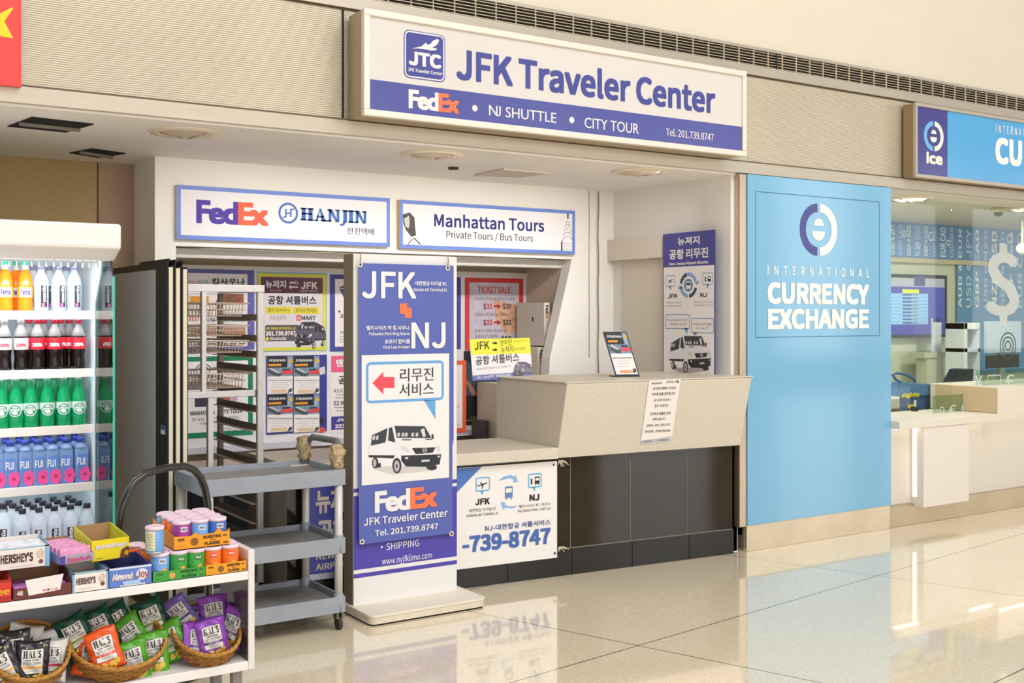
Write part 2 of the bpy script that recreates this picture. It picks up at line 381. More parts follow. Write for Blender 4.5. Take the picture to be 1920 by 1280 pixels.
hatch([(130, 286), (172, 278), (236, 287), (185, 295)], 'smaller dark ceiling vent hole above the tan wall')
P = [atZ(x, y, 2.384) for x, y in ((889, 327), (945, 315), (1030, 323), (975, 330))]
mb = MB(); mb.ext(P, (0, 0, -.01), M('d3c7b6', .6)); tag(mb.build('access_panel'), 'square ceiling access panel between two downlights', 'access panel')
c = atZ(850, 314, 2.384); mb = MB(); mb.lathe([(.03, -.012), (.033, 0)], M('3a322a', .5), c, 16); tag(mb.build('ceiling_sprinkler'), 'tiny dark sprinkler cap in the kiosk ceiling', 'sprinkler')
c = atZ(1872, 390, 2.384); t = thing('dome_camera', 'small dark dome camera under the exchange ceiling', 'camera', c)
mb = MB(); mb.lathe([(.06, 0), (.06, -.03), (.045, -.035)], M('d8d0b8', .4), c, 20); mb.build('housing', t)
mb = MB(); mb.lathe([(.04, -.034), (.03, -.06), (.001, -.072)], M('222226', .15), c, 20, cap=False); mb.build('dome', t)
c = atY(1917, 466, 5.9); t = thing('camera_ball', 'white ball camera hanging beside the etched dollar glass', 'camera', c)
mb = MB(); mb.lathe([(.055 * math.sin(R(a)), .055 * math.cos(R(a))) for a in range(1, 180, 15)], M('e8e4da', .35), c, 20); mb.build('ball', t)
mb = MB(); mb.tube([c + UP * .05, (c.x, c.y, 2.386)], .012, M('e8e4da', .35), 8); mb.build('stem', t)

# long linear air grille above the band
t = thing('air_grille', 'long slotted air grille running along the wall above the signs', 'vent', (3, Y0, 3.14))
mb = MB(); mb.box(-2, Y0 + .0, 3.085, 16, Y0 + .018, 3.19, M('1c1a18', .8)); mb.build('backing', t)
mb = MB()
for k in range(6): mb.box(-2, Y0 - .012, 3.09 + k * .0175, 16, Y0 - .004, 3.0935 + k * .0175, M('cdbda0', .4, metal=.4))
for k in range(110): mb.box(-.5 + k * .13, Y0 - .014, 3.086, -.497 + k * .13, Y0 - .003, 3.19, M('d8c8aa', .4))
mb.build('louver_grille', t)
mb = MB(); mb.box(5.42, Y0 - .016, 3.086, 5.43, Y0 - .002, 3.19, M('2a2620', .7))
mb.build('joint_bar', t)

# ---------------------------------------------------------------- main sign
XS0, XS1, YS = 2.394, 4.973, 4.917
t = thing('shop_sign', 'long white and violet-blue illuminated sign of the traveler center above the counter', 'sign', (3.7, 5.0, 2.47))
FRM = M('e9dfd0', .35, metal=.2)
mb = MB(); mb.box(XS0 + .002, YS + .031, 2.47, XS1 - .002, Y0 - .022, 2.983, M('b8a68c', .4, metal=.5, var=.05)); mb.build('cabinet', t, .004)
z0, z1, fw = 2.466, 2.987, .033
mb = MB()
for (a, b, c, d) in ((XS0, z0, XS1, z0 + fw), (XS0, z1 - fw, XS1, z1), (XS0, z0 + fw, XS0 + fw, z1 - fw), (XS1 - fw, z0 + fw, XS1, z1 - fw)): mb.box(a, YS - .005, b, c, YS + .03, d, FRM)
mb.build('frame', t, .004)
S = Sheet((0, YS + .008, 0))
S.lpoly([(XS0 + .02, z0 + .02), (XS1 - .02, z0 + .02), (XS1 - .02, z1 - .02), (XS0 + .02, z1 - .02)], M('d8d2cc', .2), 0)
zb = S.ab(692, 148)[1]; S.lpoly([(XS0 + .03, z0 + .03), (XS1 - .03, z0 + .03), (XS1 - .03, zb), (XS0 + .03, zb)], M('54589c', .2), 1)
S.done('sign_face', t)
S.text('JFK Traveler Center', 855.6, 1341, 91.4, 148, NAVY, .033); S.done('headline_lettering', t)
WS = M('e8e0dc', .4)
S.text('NJ SHUTTLE', 916.5, 1042.5, 196.4, 216, WS, .008, 3, -1); S.done('shuttle_lettering', t); S.text('CITY TOUR', 1095.7, 1197.5, 219.8, 239.5, WS, .008, 3, -1); S.done('tour_lettering', t); S.text('Tel. 201.739.8747', 1248.7, 1337.7, 240.5, 254, WS, .012)
S.done('phone_lettering', t); S.ell(890, 203, 6, WS, 3); S.done('dot', t); S.ell(1071.7, 225, 6, WS, 3); S.done('dot', t)
def courier(S, x0, xs, x1, yt, yb, ma, mb_, name='courier_logo', par=None, l=3):
    """the two-coloured courier wordmark"""
    S.text('Fed', x0, xs, yt, yb, ma, .04, l, -.9); k = (yb - yt)
    a0, b0 = S.ab(x0, yt); _, b1 = S.ab(x0, yb); am = S.ab(xs, yt)[0]; a1 = S.ab(x1, yt)[0]
    vs, fs = fitted('Ex', am - .001, a1, b1, b0, .042, -.88); S.mb.add([S.W(p[0], p[1], l + .9 + p.d) for p in vs], fs, mb_)
    if par is not None: S.done(name, par)
courier(S, 765.8, 822, 860.7, 167, 202.5, WS, M('f2744a', .4), par=t)
S.rbox(757, 54.5, 834.5, 145, NAVY, 2, .03); S.frame(758.5, 56.2, 833, 143.4, 2.6, WS, 2.5, .028)
S.text('JTC', 766, 827, 95, 121, WS, .05, 3); S.text('JFK Traveler Center', 764, 829, 126.5, 133, WS, .02, 3)
S.poly([(772, 91), (790, 87), (798, 80), (801, 84), (806, 83), (812, 76), (820, 73), (823, 76), (820, 83), (810, 90), (819, 91), (818, 94), (808, 95), (800, 93), (785, 91)], WS, 3)
S.done('emblem', t)

# ---------------------------------------------------------------- blue exchange panel
t = thing('exchange_billboard', 'tall glossy sky-blue wall panel lettered for the currency exchange', 'wall panel', (5.85, 5.1, .17))
CY = M('7ab4d6', .12, coat=.35)
mb = MB(); mb.box(XP0, Y0 - .03, .165, XP1, Y0 + .018, 2.39, CY); mb.build('panel_board', t, .003)
S = Sheet((0, Y0 - .031, 0)); S.frame(1416.6, 358, 1649, 633, 1.2, M('3d6f9a', .4), 1)
S.done('inset_seam', t)
WE = M('f4f0ea', .3)
S.text('INTERNATIONAL', 1439, 1629.7, 497.7, 514.6, WE, .02, 2, 1.5); S.done('lettering', t); S.text('CURRENCY', 1439, 1629, 529, 569, WE, .05, 2); S.done('lettering', t); S.text('EXCHANGE', 1440, 1629, 579, 617, WE, .05, 2)
S.done('lettering', t)
def eur_logo(S, cx, cy, ry, dark, light, l=2):
    k = ry / 48.8
    S.arc(cx - 1.5 * k, cy, 33 * k, 49 * k, 92, 268, dark, l); S.arc(cx + 1.5 * k, cy, 33 * k, 49 * k, -88, 88, light, l)
    S.arc(cx, cy - 7.5 * k, .1, 13.5 * k, 0, 180, light, l, 16); S.arc(cx - .5 * k, cy + 3 * k, .1, 17.5 * k, 180, 318, light, l, 14); S.arc(cx - .5 * k, cy + 3 * k, .1, 17.5 * k, 318, 360, light, l, 6)
eur_logo(S, 1535, 430.5, 48.8, M('4a4c90', .3), WE); S.done('logo', t)

# exchange fascia sign
XE0, YE = 6.689, 4.986
t = thing('exchange_sign', 'sky-blue fascia sign of the currency exchange with a dark blue end', 'sign', (8, 5.05, 2.47))
mb = MB(); mb.box(XE0 + .001, YE + .021, 2.47, 11, Y0 - .022, 2.985, M('a08a66', .4, metal=.5)); mb.build('cabinet', t, .003)
mb = MB()
for (a, b, c, d) in ((XE0, 2.466, 11, 2.49), (XE0, 2.965, 11, 2.99), (XE0, 2.49, XE0 + .022, 2.965)): mb.box(a, YE - .006, b, c, YE + .02, d, STEEL)
mb.build('frame', t, .002)
S = Sheet((0, YE + .003, 0)); S.lpoly([(XE0 + .01, 2.48), (11, 2.48), (11, 2.975), (XE0 + .01, 2.975)], M('5aa8dc', .15), 0)
xd = S.ab(1776.5, 260)[0]; S.lpoly([(XE0 + .02, 2.485), (xd, 2.485), (xd, 2.97), (XE0 + .02, 2.97)], M('4c4c8e', .15), 1); S.done('sign_face', t)
S.text('INTERNATIONAL', 1867, 1956, 233, 248, WE, .01, 2, 1.3); S.text('CURRENCY', 1866, 2052, 257, 306, WE, .05, 2); S.done('exchange_lettering', t)
eur_logo(S, 1750.6, 255.3, 28, M('6fb0e0', .3), M('dfe6d8', .3)); S.text('ice', 1736.6, 1767, 282.5, 306, M('f0ead6', .3), .04, 2, -1); S.done('logo', t)

# red sign cut by the frame
t = thing('red_sign', 'red sign with yellow lettering at the end of the metal band', 'sign', (.8, 5.05, 2.46))
S = Sheet((0, Y0 - .05, 0)); p = S.ab(40, 163); mb = MB(); mb.box(-1.2, Y0 - .05, p[1], p[0], Y0 - .021, 3.4, M('e2453f', .4)); mb.build('sign_board', t)
Yw = M('f6d21c', .4)
S.poly([(-30, 40), (22, 14), (25, 16), (8, 40), (25, 72), (2, 68), (-30, 44)], Yw, 1); S.poly([(-60, 12), (-40, 10), (-10, 68), (-30, 70)], Yw, 1); S.done('yellow_lettering', t)
# ---------------------------------------------------------------- kiosk signs on the front wall
def wall_sign(label, xl, yt, xr, yb):
    Y = YF - .035; S = Sheet((0, Y, 0)); a0, b1 = S.ab(xl, yt); _, b0 = S.ab(xl, yb); a1 = S.ab(xr, yt)[0]
    t = thing('lightbox_sign', label, 'sign', (a0, YF, b0), 'lightbox signs on the kiosk front')
    mb = MB(); mb.box(a0, Y, b0, a1, YF - .001, b1, M('d8b878', .4)); mb.build('sign_box', t, .002)
    S.lpoly([(a0, b0), (a1, b0), (a1, b1), (a0, b1)], M('6b86d2', .4), 1)
    k = .024; S.lpoly([(a0 + k, b0 + k), (a1 - k, b0 + k), (a1 - k, b1 - k), (a0 + k, b1 - k)], M('efeaea', .65), 2); S.done('sign_face', t)
    return t, S
t, S = wall_sign('white lightbox sign with blue edge, orange and purple courier logo on it', 331, 346, 731, 448)
courier(S, 367.6, 446.6, 503.2, 374, 418, M('55429f', .7), M('f0684e', .7), par=t, l=3)
HB = M('4670b6', .7)
S.arc(540.3, 399.5, 15.5, 19.6, 0, 360, HB, 3, 36)
S.line(536, 392, 536, 407, 3.2, HB, 3); S.line(545, 392, 545, 407, 3.2, HB, 3); S.line(536, 400, 545, 399.5, 2.6, HB, 3.2); S.line(545, 393, 551, 391.5, 2.6, HB, 3.2); S.line(536, 406, 529, 408, 2.6, HB, 3.2)
pl, wd = serif_word('HANJIN', dict(th=.3, tn=.14, sf=.13))
a0, b1 = S.ab(562.8, 389); _, b0 = S.ab(562.8, 413); a1 = S.ab(687.6, 389)[0]
for p in pl: S.lpoly([(a0 + x / wd * (a1 - a0), b0 + y * (b1 - b0)) for x, y in p], HB, 3)
S.text('한진택배', 650.5, 701.3, 426, 438.8, M('4a4a58', .7), .012); S.done('freight_lettering', t)
t, S = wall_sign('white lightbox sign with blue edge offering city tours', 749, 374, 1078, 465)
S.text('Manhattan Tours', 813.75, 1020, 401, 424.4, M('34347a', .7), .025); S.text('Private Tours / Bus Tours', 836.7, 999, 432.5, 446, M('3c3844', .7), .009); S.done('tour_lettering', t)
# a plain portrait head and a plain tiered tower printed at the two ends
DK = M('4a463f', .5)
S.poly([(755, 402), (768, 398), (777, 408), (778, 425), (780, 441), (771, 444), (760, 430), (756, 418)], DK, 3)
S.poly([(757, 410), (767, 404), (768, 418), (766, 428), (760, 425)], M('cfc8c2', .5), 3.4)
S.line(764, 458, 776, 446, 1.4, DK, 3); S.line(776, 446, 788, 458, 2.4, DK, 3); S.line(770, 445, 764, 462, 1, DK, 3)
S.done('portrait_print', t)
for k, (rr, yy) in enumerate(((3, 418), (5, 426), (7, 435), (8.5, 444), (9, 452))):
    for j in range(3 + k): th = R(25 + 130 * j / (2 + k)); S.ell(1064 + rr * math.cos(th) * 1.0, yy - rr * math.sin(th), 1.1, DK, 3, 8)
for k in range(3):
    for j in range(4): S.ell(1058 + j * 4.6, 457 + k * 5, 1.0, DK, 3, 8)
S.poly([(1051.5, 455), (1054.5, 448), (1054.5, 470.5), (1051.5, 470)], DK, 3); S.poly([(1063, 402), (1064.5, 398), (1066, 402), (1066, 410), (1063, 410)], DK, 3)
S.done('tower_print', t)
# shutter housing under the opening
mb = MB(); mb.box(pL, YF + .1, 1.83, 4.67, YF + .2, 1.885, M('cfcac4', .5)); tag(mb.build('shutter_housing'), 'pale roller shutter housing under the lip of the kiosk opening', 'shutter')

# ---------------------------------------------------------------- posters on the rear board
YB = 6.86
S0 = Sheet((0, YB, 0)); top = S0.ab(480, 503)[1]; bot = S0.ab(560, 832)[1]; r = S0.ab(993, 520)[0]
t = thing('poster_board', 'white gridded poster board along the rear wall of the kiosk', 'board', (3, 6.9, bot))
mb = MB(); mb.box(pL, YB + .004, bot, r, 6.918, top, M('e8e6ea', .45)); mb.build('board', t, .003)
mb = MB(); mb.box(pL, YB - .012, bot - .02, r + .01, YB + .01, bot + .02, M('d4d6e0', .35, metal=.3)); mb.box(pL, YB - .012, top - .012, r, YB + .01, top + .012, M('e0dcd4', .4)); mb.build('rail', t)
def poster(label, x0, yt, x1, yb, m, Y=YB, th=.003):
    S = Sheet((0, Y, 0)); a, b = S.ab(x0, yb); t = thing('poster', label, 'poster', (a, Y, b), 'posters on the rear board')
    S.slab(x0, yt, x1, yb, th, m); S.box(x0, yt, x1, yb, m, .5); return t, S
VAN_D = dict(body='5a5668', glass='35313c', trim='2d2a33')
def van(S, x0, y0, x1, y1, body='e9e6e4', glass='3b3d45', trim='2b2c33', l=3, ground='cfcac6'):
    X = lambda p: (x0 + (p[0] - 250) / 690 * (x1 - x0), y0 + (p[1] - 670) / 450 * (y1 - y0))
    P = lambda pts, c, ll: S.poly([X(p) for p in pts], M(c, .45), l + ll)
    if ground: P([(300, 1075), (480, 1125), (560, 1115), (880, 1085), (900, 1055), (330, 1050)], ground, 0)
    P([(250, 880), (275, 765), (425, 692), (490, 670), (772, 674), (838, 755), (905, 845), (932, 940), (935, 965), (915, 1030), (800, 1050), (560, 1040), (480, 975), (252, 965)], body, .5)
    P([(283, 765), (428, 700), (408, 832), (270, 862)], glass, 1); P([(440, 702), (470, 690), (500, 832), (430, 815)], glass, 1)
    P([(492, 680), (775, 683), (838, 792), (512, 790)], glass, 1); P([(838, 755), (858, 758), (858, 802), (840, 798)], trim, 1)
    for a in (518, 560, 590, 650, 690): P([(a, 745), (a + 24, 740), (a + 24, 775), (a, 780)], 'c9c6c4', 1.3)
    for a in (288, 320): P([(a, 775), (a + 22, 765), (a + 20, 805), (a - 2, 810)], 'c9c6c4', 1.3)
    P([(735, 715), (770, 700), (785, 775), (760, 785)], 'd8d5d3', 1.3)
    P([(655, 882), (878, 876), (850, 925), (690, 940)], trim, 1); P([(555, 952), (930, 940), (915, 1032), (790, 1055), (600, 1052), (555, 1000)], trim, .8)
    P([(250, 948), (500, 950), (480, 978), (252, 968)], trim, .8); P([(545, 865), (600, 870), (640, 930), (560, 900)], 'd5d0cc', 1); P([(885, 860), (915, 870), (920, 915), (890, 910)], 'd5d0cc', 1)
    P([(560, 803), (650, 803), (648, 812), (565, 812)], trim, 1); P([(780, 800), (845, 798), (845, 806), (785, 808)], trim, 1)
    def el(cx, cy, rx, ry, c, ll): P([(cx + rx * math.cos(k * .3927), cy + ry * math.sin(k * .3927)) for k in range(16)], c, ll)
    el(515, 1045, 42, 72, '2e2d31', 1.2); el(513, 1048, 27, 52, 'b7b3b2', 1.5); el(513, 1048, 10, 18, '55535a', 1.7); el(312, 1020, 30, 50, '37363b', 1.2); el(306, 1020, 16, 36, 'b7b3b2', 1.5); P([(330, 1020), (365, 1022), (362, 1060), (325, 1065)], trim, 1)
    el(840, 1060, 50, 26, '2e2d31', .7); el(775, 900, 22, 26, 'd6d3d2', 1.5); el(775, 900, 16, 20, trim, 1.7)
    for a in (90, 210, 330): P([(775 - 4 * math.sin(R(a)), 900 - 4 * math.cos(R(a))), (775 + 4 * math.sin(R(a)), 900 + 4 * math.cos(R(a))), (775 + 18 * math.cos(R(a)), 900 - 22 * math.sin(R(a)))], 'd6d3d2', 1.9)
    el(605, 975, 16, 10, 'd6d3d2', 1.3); el(905, 962, 10, 10, 'd6d3d2', 1.3); P([(745, 992), (820, 988), (820, 1008), (745, 1012)], 'c9c6c4', 1.3)
def lines(S, x0, x1, y, n, dy, c='8a8690', k=.25, l=2.5):
    """rows of small print too fine to read"""
    for j in range(n):
        q = x0 + (x1 - x0) * (.05 + .12 * random.random())
        while q < x1 - (x1 - x0) * .1:
            e = min(x1, q + (x1 - x0) * (.06 + .1 * random.random())); S.box(q, y + j * dy, e, y + j * dy + dy * k, M(c, .6), l); q = e + (x1 - x0) * .03

t, S = poster('white sauna poster with a purple border behind the wire baskets', 352, 504, 477, 657, M('5d60a8', .5))
S.box(352, 511.5, 464, 650, PAPER, 1)
S.text('King', 355, 370, 525, 532, M('d0506a', .5), 0); S.text('SPA', 370.5, 391, 524.5, 531.5, M('5a6478', .5), .01); S.text('킹사우나', 397, 459, 521, 533, INK, .03)
S.text('BEST', 354, 374, 594, 602, M('d04a4a', .5), .02); S.text('SAUNA IN NEW JERSEY', 380, 460, 595, 603, M('4a62a0', .5), .02)
S.box(356, 555, 391, 566, M('e2952e', .6), 2); S.poly([(412, 551), (457, 551), (457, 567), (404, 567)], M('a25a4a', .6, var=.5, vs=60), 2); S.poly([(425, 554), (437, 554), (437, 567), (425, 567)], M('6a5a3a', .6), 2.5)
S.box(357, 614, 460, 628, M('c9886a', .6, var=.4, vs=50), 2); lines(S, 356, 460, 634, 3, 4.5, '6a6672', .5); S.done('printed_sheet', t)
t, S = poster('yellow-edged airport shuttle poster with a grey van and maroon heading', 482, 509, 613, 660, M('8fb8c8', .5))
S.box(484, 512, 611.5, 658, M('e2dc3a', .5), 1); S.box(489, 518, 605, 652, M('e2dcdf', .5), 1.5); S.box(489, 518.5, 605, 549, M('6b3c56', .5), 2)
S.text('뉴저지', 498, 536, 525, 540, WHITE, .03); S.text('JFK', 564, 595, 528, 541.5, WHITE, .04)
S.line(543, 529.5, 557, 530, 3, WHITE, 3); S.poly([(554, 525.5), (560, 530), (554, 534.5)], WHITE, 3); S.line(545, 538, 559, 538.5, 3, WHITE, 3); S.poly([(546, 533.5), (541, 538), (546, 542.5)], WHITE, 3)
S.text('NEW JERSEY', 506, 528, 543, 545.6, WHITE, 0); S.text('AIRPORT TERMINAL 1', 563, 597, 544, 547, WHITE, 0)
S.text('공항 셔틀버스', 502, 593, 554, 570.5, M('3a3440', .5), .03)
S.rbox(498, 575, 547, 588, M('e8d83a', .5), 2, .008); S.rbox(549, 575.5, 598, 588.5, M('e8d83a', .5), 2, .008); S.text('팰팍 킹사우나', 502, 543, 577.5, 585, M('7a6a20', .5), .01); S.text('포트리 한아름', 554, 593, 578, 585.5, M('7a6a20', .5), .01)
S.text('KingSPA', 507, 537, 591, 599, M('c07890', .5), 0); S.box(555.5, 591, 564, 601, M('d8404a', .5), 2.5); S.text('H', 557, 562.5, 593, 599, WHITE, .03, 3); S.text('MART', 565, 592, 592, 600, M('4a4650', .5), .03)
S.rbox(497, 609, 562, 640, M('5c525c', .5), 2, .012); S.text('JFK TRAVELER CENTER, LLC', 498, 555, 613, 618, M('e8d83a', .5), .02); S.text('201.739.8747', 498, 554, 621, 629, WHITE, .04); S.ell(501, 635, 3.5, M('e8d83a', .5), 3); S.text('jfknjshuttle', 506, 537, 632, 637, WHITE, .02)
van(S, 611, 603, 551, 655, ground=None, **VAN_D); S.done('printed_sheet', t)
t, S = poster('white poster with a navy border half hidden behind the standing column', 619, 514, 668, 659, M('454a94', .5))
S.box(628, 523, 668, 650, PAPER, 1); S.poly([(635, 539), (652, 531), (670, 531), (670, 559), (645, 559)], M('4d5590', .5), 2); S.line(635, 540, 670, 545, 1, WHITE, 3); S.line(645, 558, 655, 533, 1, WHITE, 3)
S.text('저', 637, 646, 588, 598, INK, .02); S.ell(636, 584, 2, INK, 3); S.text('테', 638, 645, 620, 626, INK, 0); lines(S, 632, 668, 630, 3, 5); S.done('printed_sheet', t)
t, S = poster('white city tour poster with a green border behind the rack rails', 352, 669, 474, 822, M('0e7a52', .5))
S.box(352, 678, 465, 812, PAPER, 1)
for k in range(3): S.arc(381, 697, 5 + k * 4.5, 7 + k * 4.5, 20, 160, M('4a5058', .5), 2, 12)
S.text('ECO', 409, 444, 690, 700, M('3a5a50', .5), .03); S.text('.com', 430, 447, 706, 710, INK, .01); lines(S, 356, 424, 706, 2, 5, '5a5660', .6)
S.box(365, 743, 394, 763, M('3a3c48', .6, var=.4, vs=60), 2); S.box(409, 740, 432, 752, M('c8705a', .6, var=.3, vs=60), 2); S.box(433, 741, 445, 752, M('b8a8b8', .5), 2)
S.text('MANHATTAN', 357, 402, 771, 779, M('2a3c40', .5), .03); S.text('CITY TOUR', 411, 454, 768, 776, M('2a3c40', .5), .03); S.text('한국인 가이드와 함께하는', 360, 449, 783.5, 790, M('4a505a', .5), .01); S.text('여행', 374, 386, 792, 797, M('4a505a', .5), 0); S.text('(718) 527-7000', 420, 462, 802, 808, M('4a505a', .5), 0); S.done('printed_sheet', t)
# flyer poster: navy sheet with four shuttle flyers pinned on it
t, S = poster('navy poster mostly covered by four small shuttle flyers', 499, 667, 613, 815, M('3a3f8c', .5))
S.poly([(598, 690), (609, 686), (610, 700), (600, 703)], M('d8d4da', .5), 1); S.box(598, 782, 606, 796, M('2a2a30', .5), 1); S.ell(603, 806, 5, M('d8503c', .5), 1, 16, 1.6); S.done('printed_sheet', t)
def flyer_art(S, x0, y0, x1, y1):
    X = lambda u: x0 + (x1 - x0) * u; V = lambda v: y0 + (y1 - y0) * v
    S.box(x0, y0, x1, y1, PAPER, .5); S.box(x0, y0, x1, V(.53), M('7f96ae', .5, var=.25, vs=40), 1); S.box(x0, y0, X(.78), V(.3), M('22242e', .5), 1.5)
    S.poly([(X(.78), V(.28)), (X(.84), V(.02)), (X(.95), V(.05)), (X(.93), V(.3))], M('9ab0bc', .5), 2); S.ell(X(.93), V(.12), (y1 - y0) * .06, M('d8b040', .5), 2.2, 10)
    S.text('JFK Shuttle Service', X(.06), X(.72), V(.07), V(.14), WHITE, .03); S.box(X(.04), V(.2), X(.55), V(.26), M('e8982e', .5), 2)
    S.poly([(X(.03), V(.33)), (X(.12), V(.29)), (X(.6), V(.45)), (X(.5), V(.53)), (X(.3), V(.52)), (X(.03), V(.42))], M('4a5258', .5), 2); S.poly([(X(.06), V(.33)), (X(.14), V(.3)), (X(.55), V(.44)), (X(.4), V(.44))], M('c8c8cc', .5), 2.3)
    S.box(X(.58), V(.38), x1, V(.47), M('e0484a', .5), 2); S.box(X(.58), V(.33), X(.9), V(.37), M('2c3450', .5), 2); S.ell(X(.9), V(.37), (y1 - y0) * .035, M('e0484a', .5), 2.4, 10)
    S.line(X(.03), V(.63), X(.97), V(.63), (y1 - y0) * .014, M('3a3a42', .5), 2); S.line(X(.25), V(.63), X(.5), V(.63), (y1 - y0) * .016, M('c86878', .5), 2.3)
    lines(S, X(.12), X(.9), V(.69), 3, (y1 - y0) * .06, 'b8b0b4', .2); S.box(X(.15), V(.88), X(.78), V(.97), M('e4c8a0', .5), 1.5); S.poly([(X(.78), V(.97)), (X(.86), V(.85)), (X(.98), V(.84)), (X(.96), V(.93))], M('4a4a52', .5), 2)
wh = ['shuttle flyer with orange bar, upper one beside the rack post', 'shuttle flyer with orange bar, upper one near the navy edge', 'shuttle flyer with orange bar, lower one beside the rack post', 'shuttle flyer with orange bar, lower one near the navy edge']
for k, (x0, y0) in enumerate(((501, 668), (551, 668), (501, 740), (551, 740))):
    S = Sheet((0, YB - .006, 0)); t = thing('flyer', wh[k], 'flyer', S.W(*S.ab(x0, y0 + 72), 0), 'shuttle flyers on the navy poster')
    S.slab(x0, y0, x0 + 48, y0 + 71, .003, PAPER); flyer_art(S, x0, y0, x0 + 48, y0 + 71); S.done('printed_sheet', t)
t, S = poster('pink and white shuttle poster partly behind the standing column', 620, 666, 668, 811, PAPER)
S.box(621, 667, 668, 698, M('f0608a', .5), 1); S.text('맨하탄', 630, 672, 673, 688, WHITE, .04); S.text('공항', 634, 668, 704, 720.5, INK, .03); S.text('41st ST', 625, 655, 729, 736, INK, .01); S.text('52 W. 32', 625, 662, 752, 760, INK, .02); lines(S, 625, 660, 739, 2, 6); lines(S, 625, 660, 763, 2, 6)
S.box(621, 781, 668, 806, M('4a4098', .5), 1); S.text('JFK TRAVELER', 631, 690, 785, 790, WHITE, .04); S.text('201.739', 628, 668, 795.5, 803, WHITE, .04); S.done('printed_sheet', t)
t, S = poster('narrow navy poster edge showing beside the standing column', 840, 519, 864, 655, M('3f4690', .5)); S.done('printed_sheet', t)
t, S = poster('red-bordered ticket sale poster with arrows between prices', 872, 520, 981, 657, M('d83a3c', .5))
S.box(880, 529, 973, 655, M('cfc6d2', .5, var=.12, vs=14), 1); S.poly([(925, 560), (975, 575), (973, 620), (950, 628), (930, 600)], M('dcb090', .5, var=.3, vs=30), 1.5)
RD = M('d8433e', .5); KK = M('3a3840', .5)
S.text('TICKET SALE', 896, 957, 536.5, 549, RD, .02); S.text('Empire State Building Tickets', 890, 966, 556, 562, KK, 0); S.text('Statue of Liberty Tickets', 890, 954, 586, 592, KK, 0); S.text('Empire State Building +', 890, 952, 616.5, 622.5, KK, 0); S.text('Statue of Liberty', 890, 933, 627, 633, KK, 0)
for yy in (569.5, 599.5):
    S.text('$35', 906, 923, yy, yy + 9.5, RD, .03); S.text('$', 906, 911, yy, yy + 9.5, KK, .03, 3.5, bbox=False); S.text('$30', 942.5, 958.5, yy, yy + 9.5, KK, .03); S.line(926, yy + 4.5, 934, yy + 4.7, 4, RD, 3); S.poly([(932, yy), (939.5, yy + 5), (932, yy + 10)], RD, 3)
S.text('$55', 939.5, 959, 630, 640, KK, .04); S.done('printed_sheet', t)
t, S = poster('black lounge poster with red glow, half hidden by the counter end', 870, 658, 952, 797, M('1c1e22', .4), YB - .004)
S.poly([(871, 720), (871, 675), (900, 690), (935, 730), (935, 742), (871, 742)], M('3a4a58', .5, var=.4, vs=30), 1); S.poly([(872, 712), (880, 716), (897, 740), (885, 742)], M('9a6a5a', .5), 2); S.poly([(906, 728), (918, 724), (936, 738), (925, 742), (912, 738)], M('c8502e', .5), 2); S.ell(926.5, 752, 4.5, M('b08a3a', .5), 2, 18, 1.7); S.ell(926.5, 752, 3, M('2a2622', .5), 2.4, 18, 1.5)
YL = M('cdbd48', .5); S.text('LaGuardia Airport, Newark', 884, 960, 780, 784, YL, 0); S.text('and Stony Restaurant and Lounge, Nassau', 874, 975, 786, 789.5, YL, 0); S.done('printed_sheet', t)
t, S = poster('orange-edged white notice leaning beside the black poster', 850, 676, 874, 812, M('ec6038', .5), YB - .015); S.box(850, 684, 867, 803, PAPER, 1); S.text('J', 856, 860, 758, 764, RD, 0); S.text('13', 856, 862, 795, 799, RD, 0); S.done('printed_sheet', t)

# rear desk under the board, and clutter on it
mb = MB(); zt = .60; mb.box(pL + .02, 6.4 + .08, zt - .05, 4.2, 6.835, zt, M('c0aca0', .5)); mb.box(pL + .02, 6.52, 0, 4.19, 6.83, zt - .05, M('1a1c20', .6)); tag(mb.build('rear_desk'), 'low pinkish desk along the rear wall under the poster board', 'desk')
t = thing('office_phone', 'dark office device standing on the rear desk behind the counter end', 'device', atY(925, 830, 6.6))
c = atY(925, 832, 6.7); mb = MB(); mb.box(c.x - .12, 6.62, zt + .001, min(c.x + .22, 4.19), 6.8, zt + .16, M('2a2826', .5)); mb.build('body', t, .006)
mb = MB(); mb.box(c.x - .08, 6.615, zt + .05, c.x, 6.62, zt + .06, M('8a8884', .4)); mb.build('badge', t)

# ---------------------------------------------------------------- counter
PA = R(5); DX, DY = math.cos(PA), -math.sin(PA)              # the counter runs slightly across the alcove
P0 = Vector((3.146, 5.28, 0))
def cpt(sx, d, z): return Vector((sx, P0.y + (sx - P0.x) * DY / DX + d, z))    # x along, d behind the front line
XC0, XCm, XC1 = 2.18, 3.742, 5.05
GRAN = M('d8cdbc', .4, var=.14, vs=150); TILE = M('2c2318', .06, var=.2, vs=6); GROUT = M('a89c8a', .8)
t = thing('service_counter', 'long service counter clad in glossy black tiles with a kick strip', 'counter', (3.6, 5.4, 0))
def cprism(mb, x0, x1, d0, d1, z0, z1, m):
    mb.ext([cpt(x0, d0, z0), cpt(x1, d0, z0), cpt(x1, d1, z0), cpt(x0, d1, z0)], (0, 0, z1 - z0), m)
mb = MB(); cprism(mb, XC0, XC1, .003, .55, 0, .68, GROUT); mb.build('core', t)
xs = [XC0, 2.6, 3.02, 3.44, 3.86, 4.28, 4.70, XC1]
mb = MB()
for k in range(7): cprism(mb, xs[k] + .0025, xs[k + 1] - .0025, 0, .01, .156, .68, TILE)
mb.build('front_tiles', t)
mb = MB()
for k in range(7): cprism(mb, xs[k] + .002, xs[k + 1] - .002, -.012, .01, 0, .15, M('1a1814', .2, var=.3, vs=20))
mb.build('kick_tiles', t)
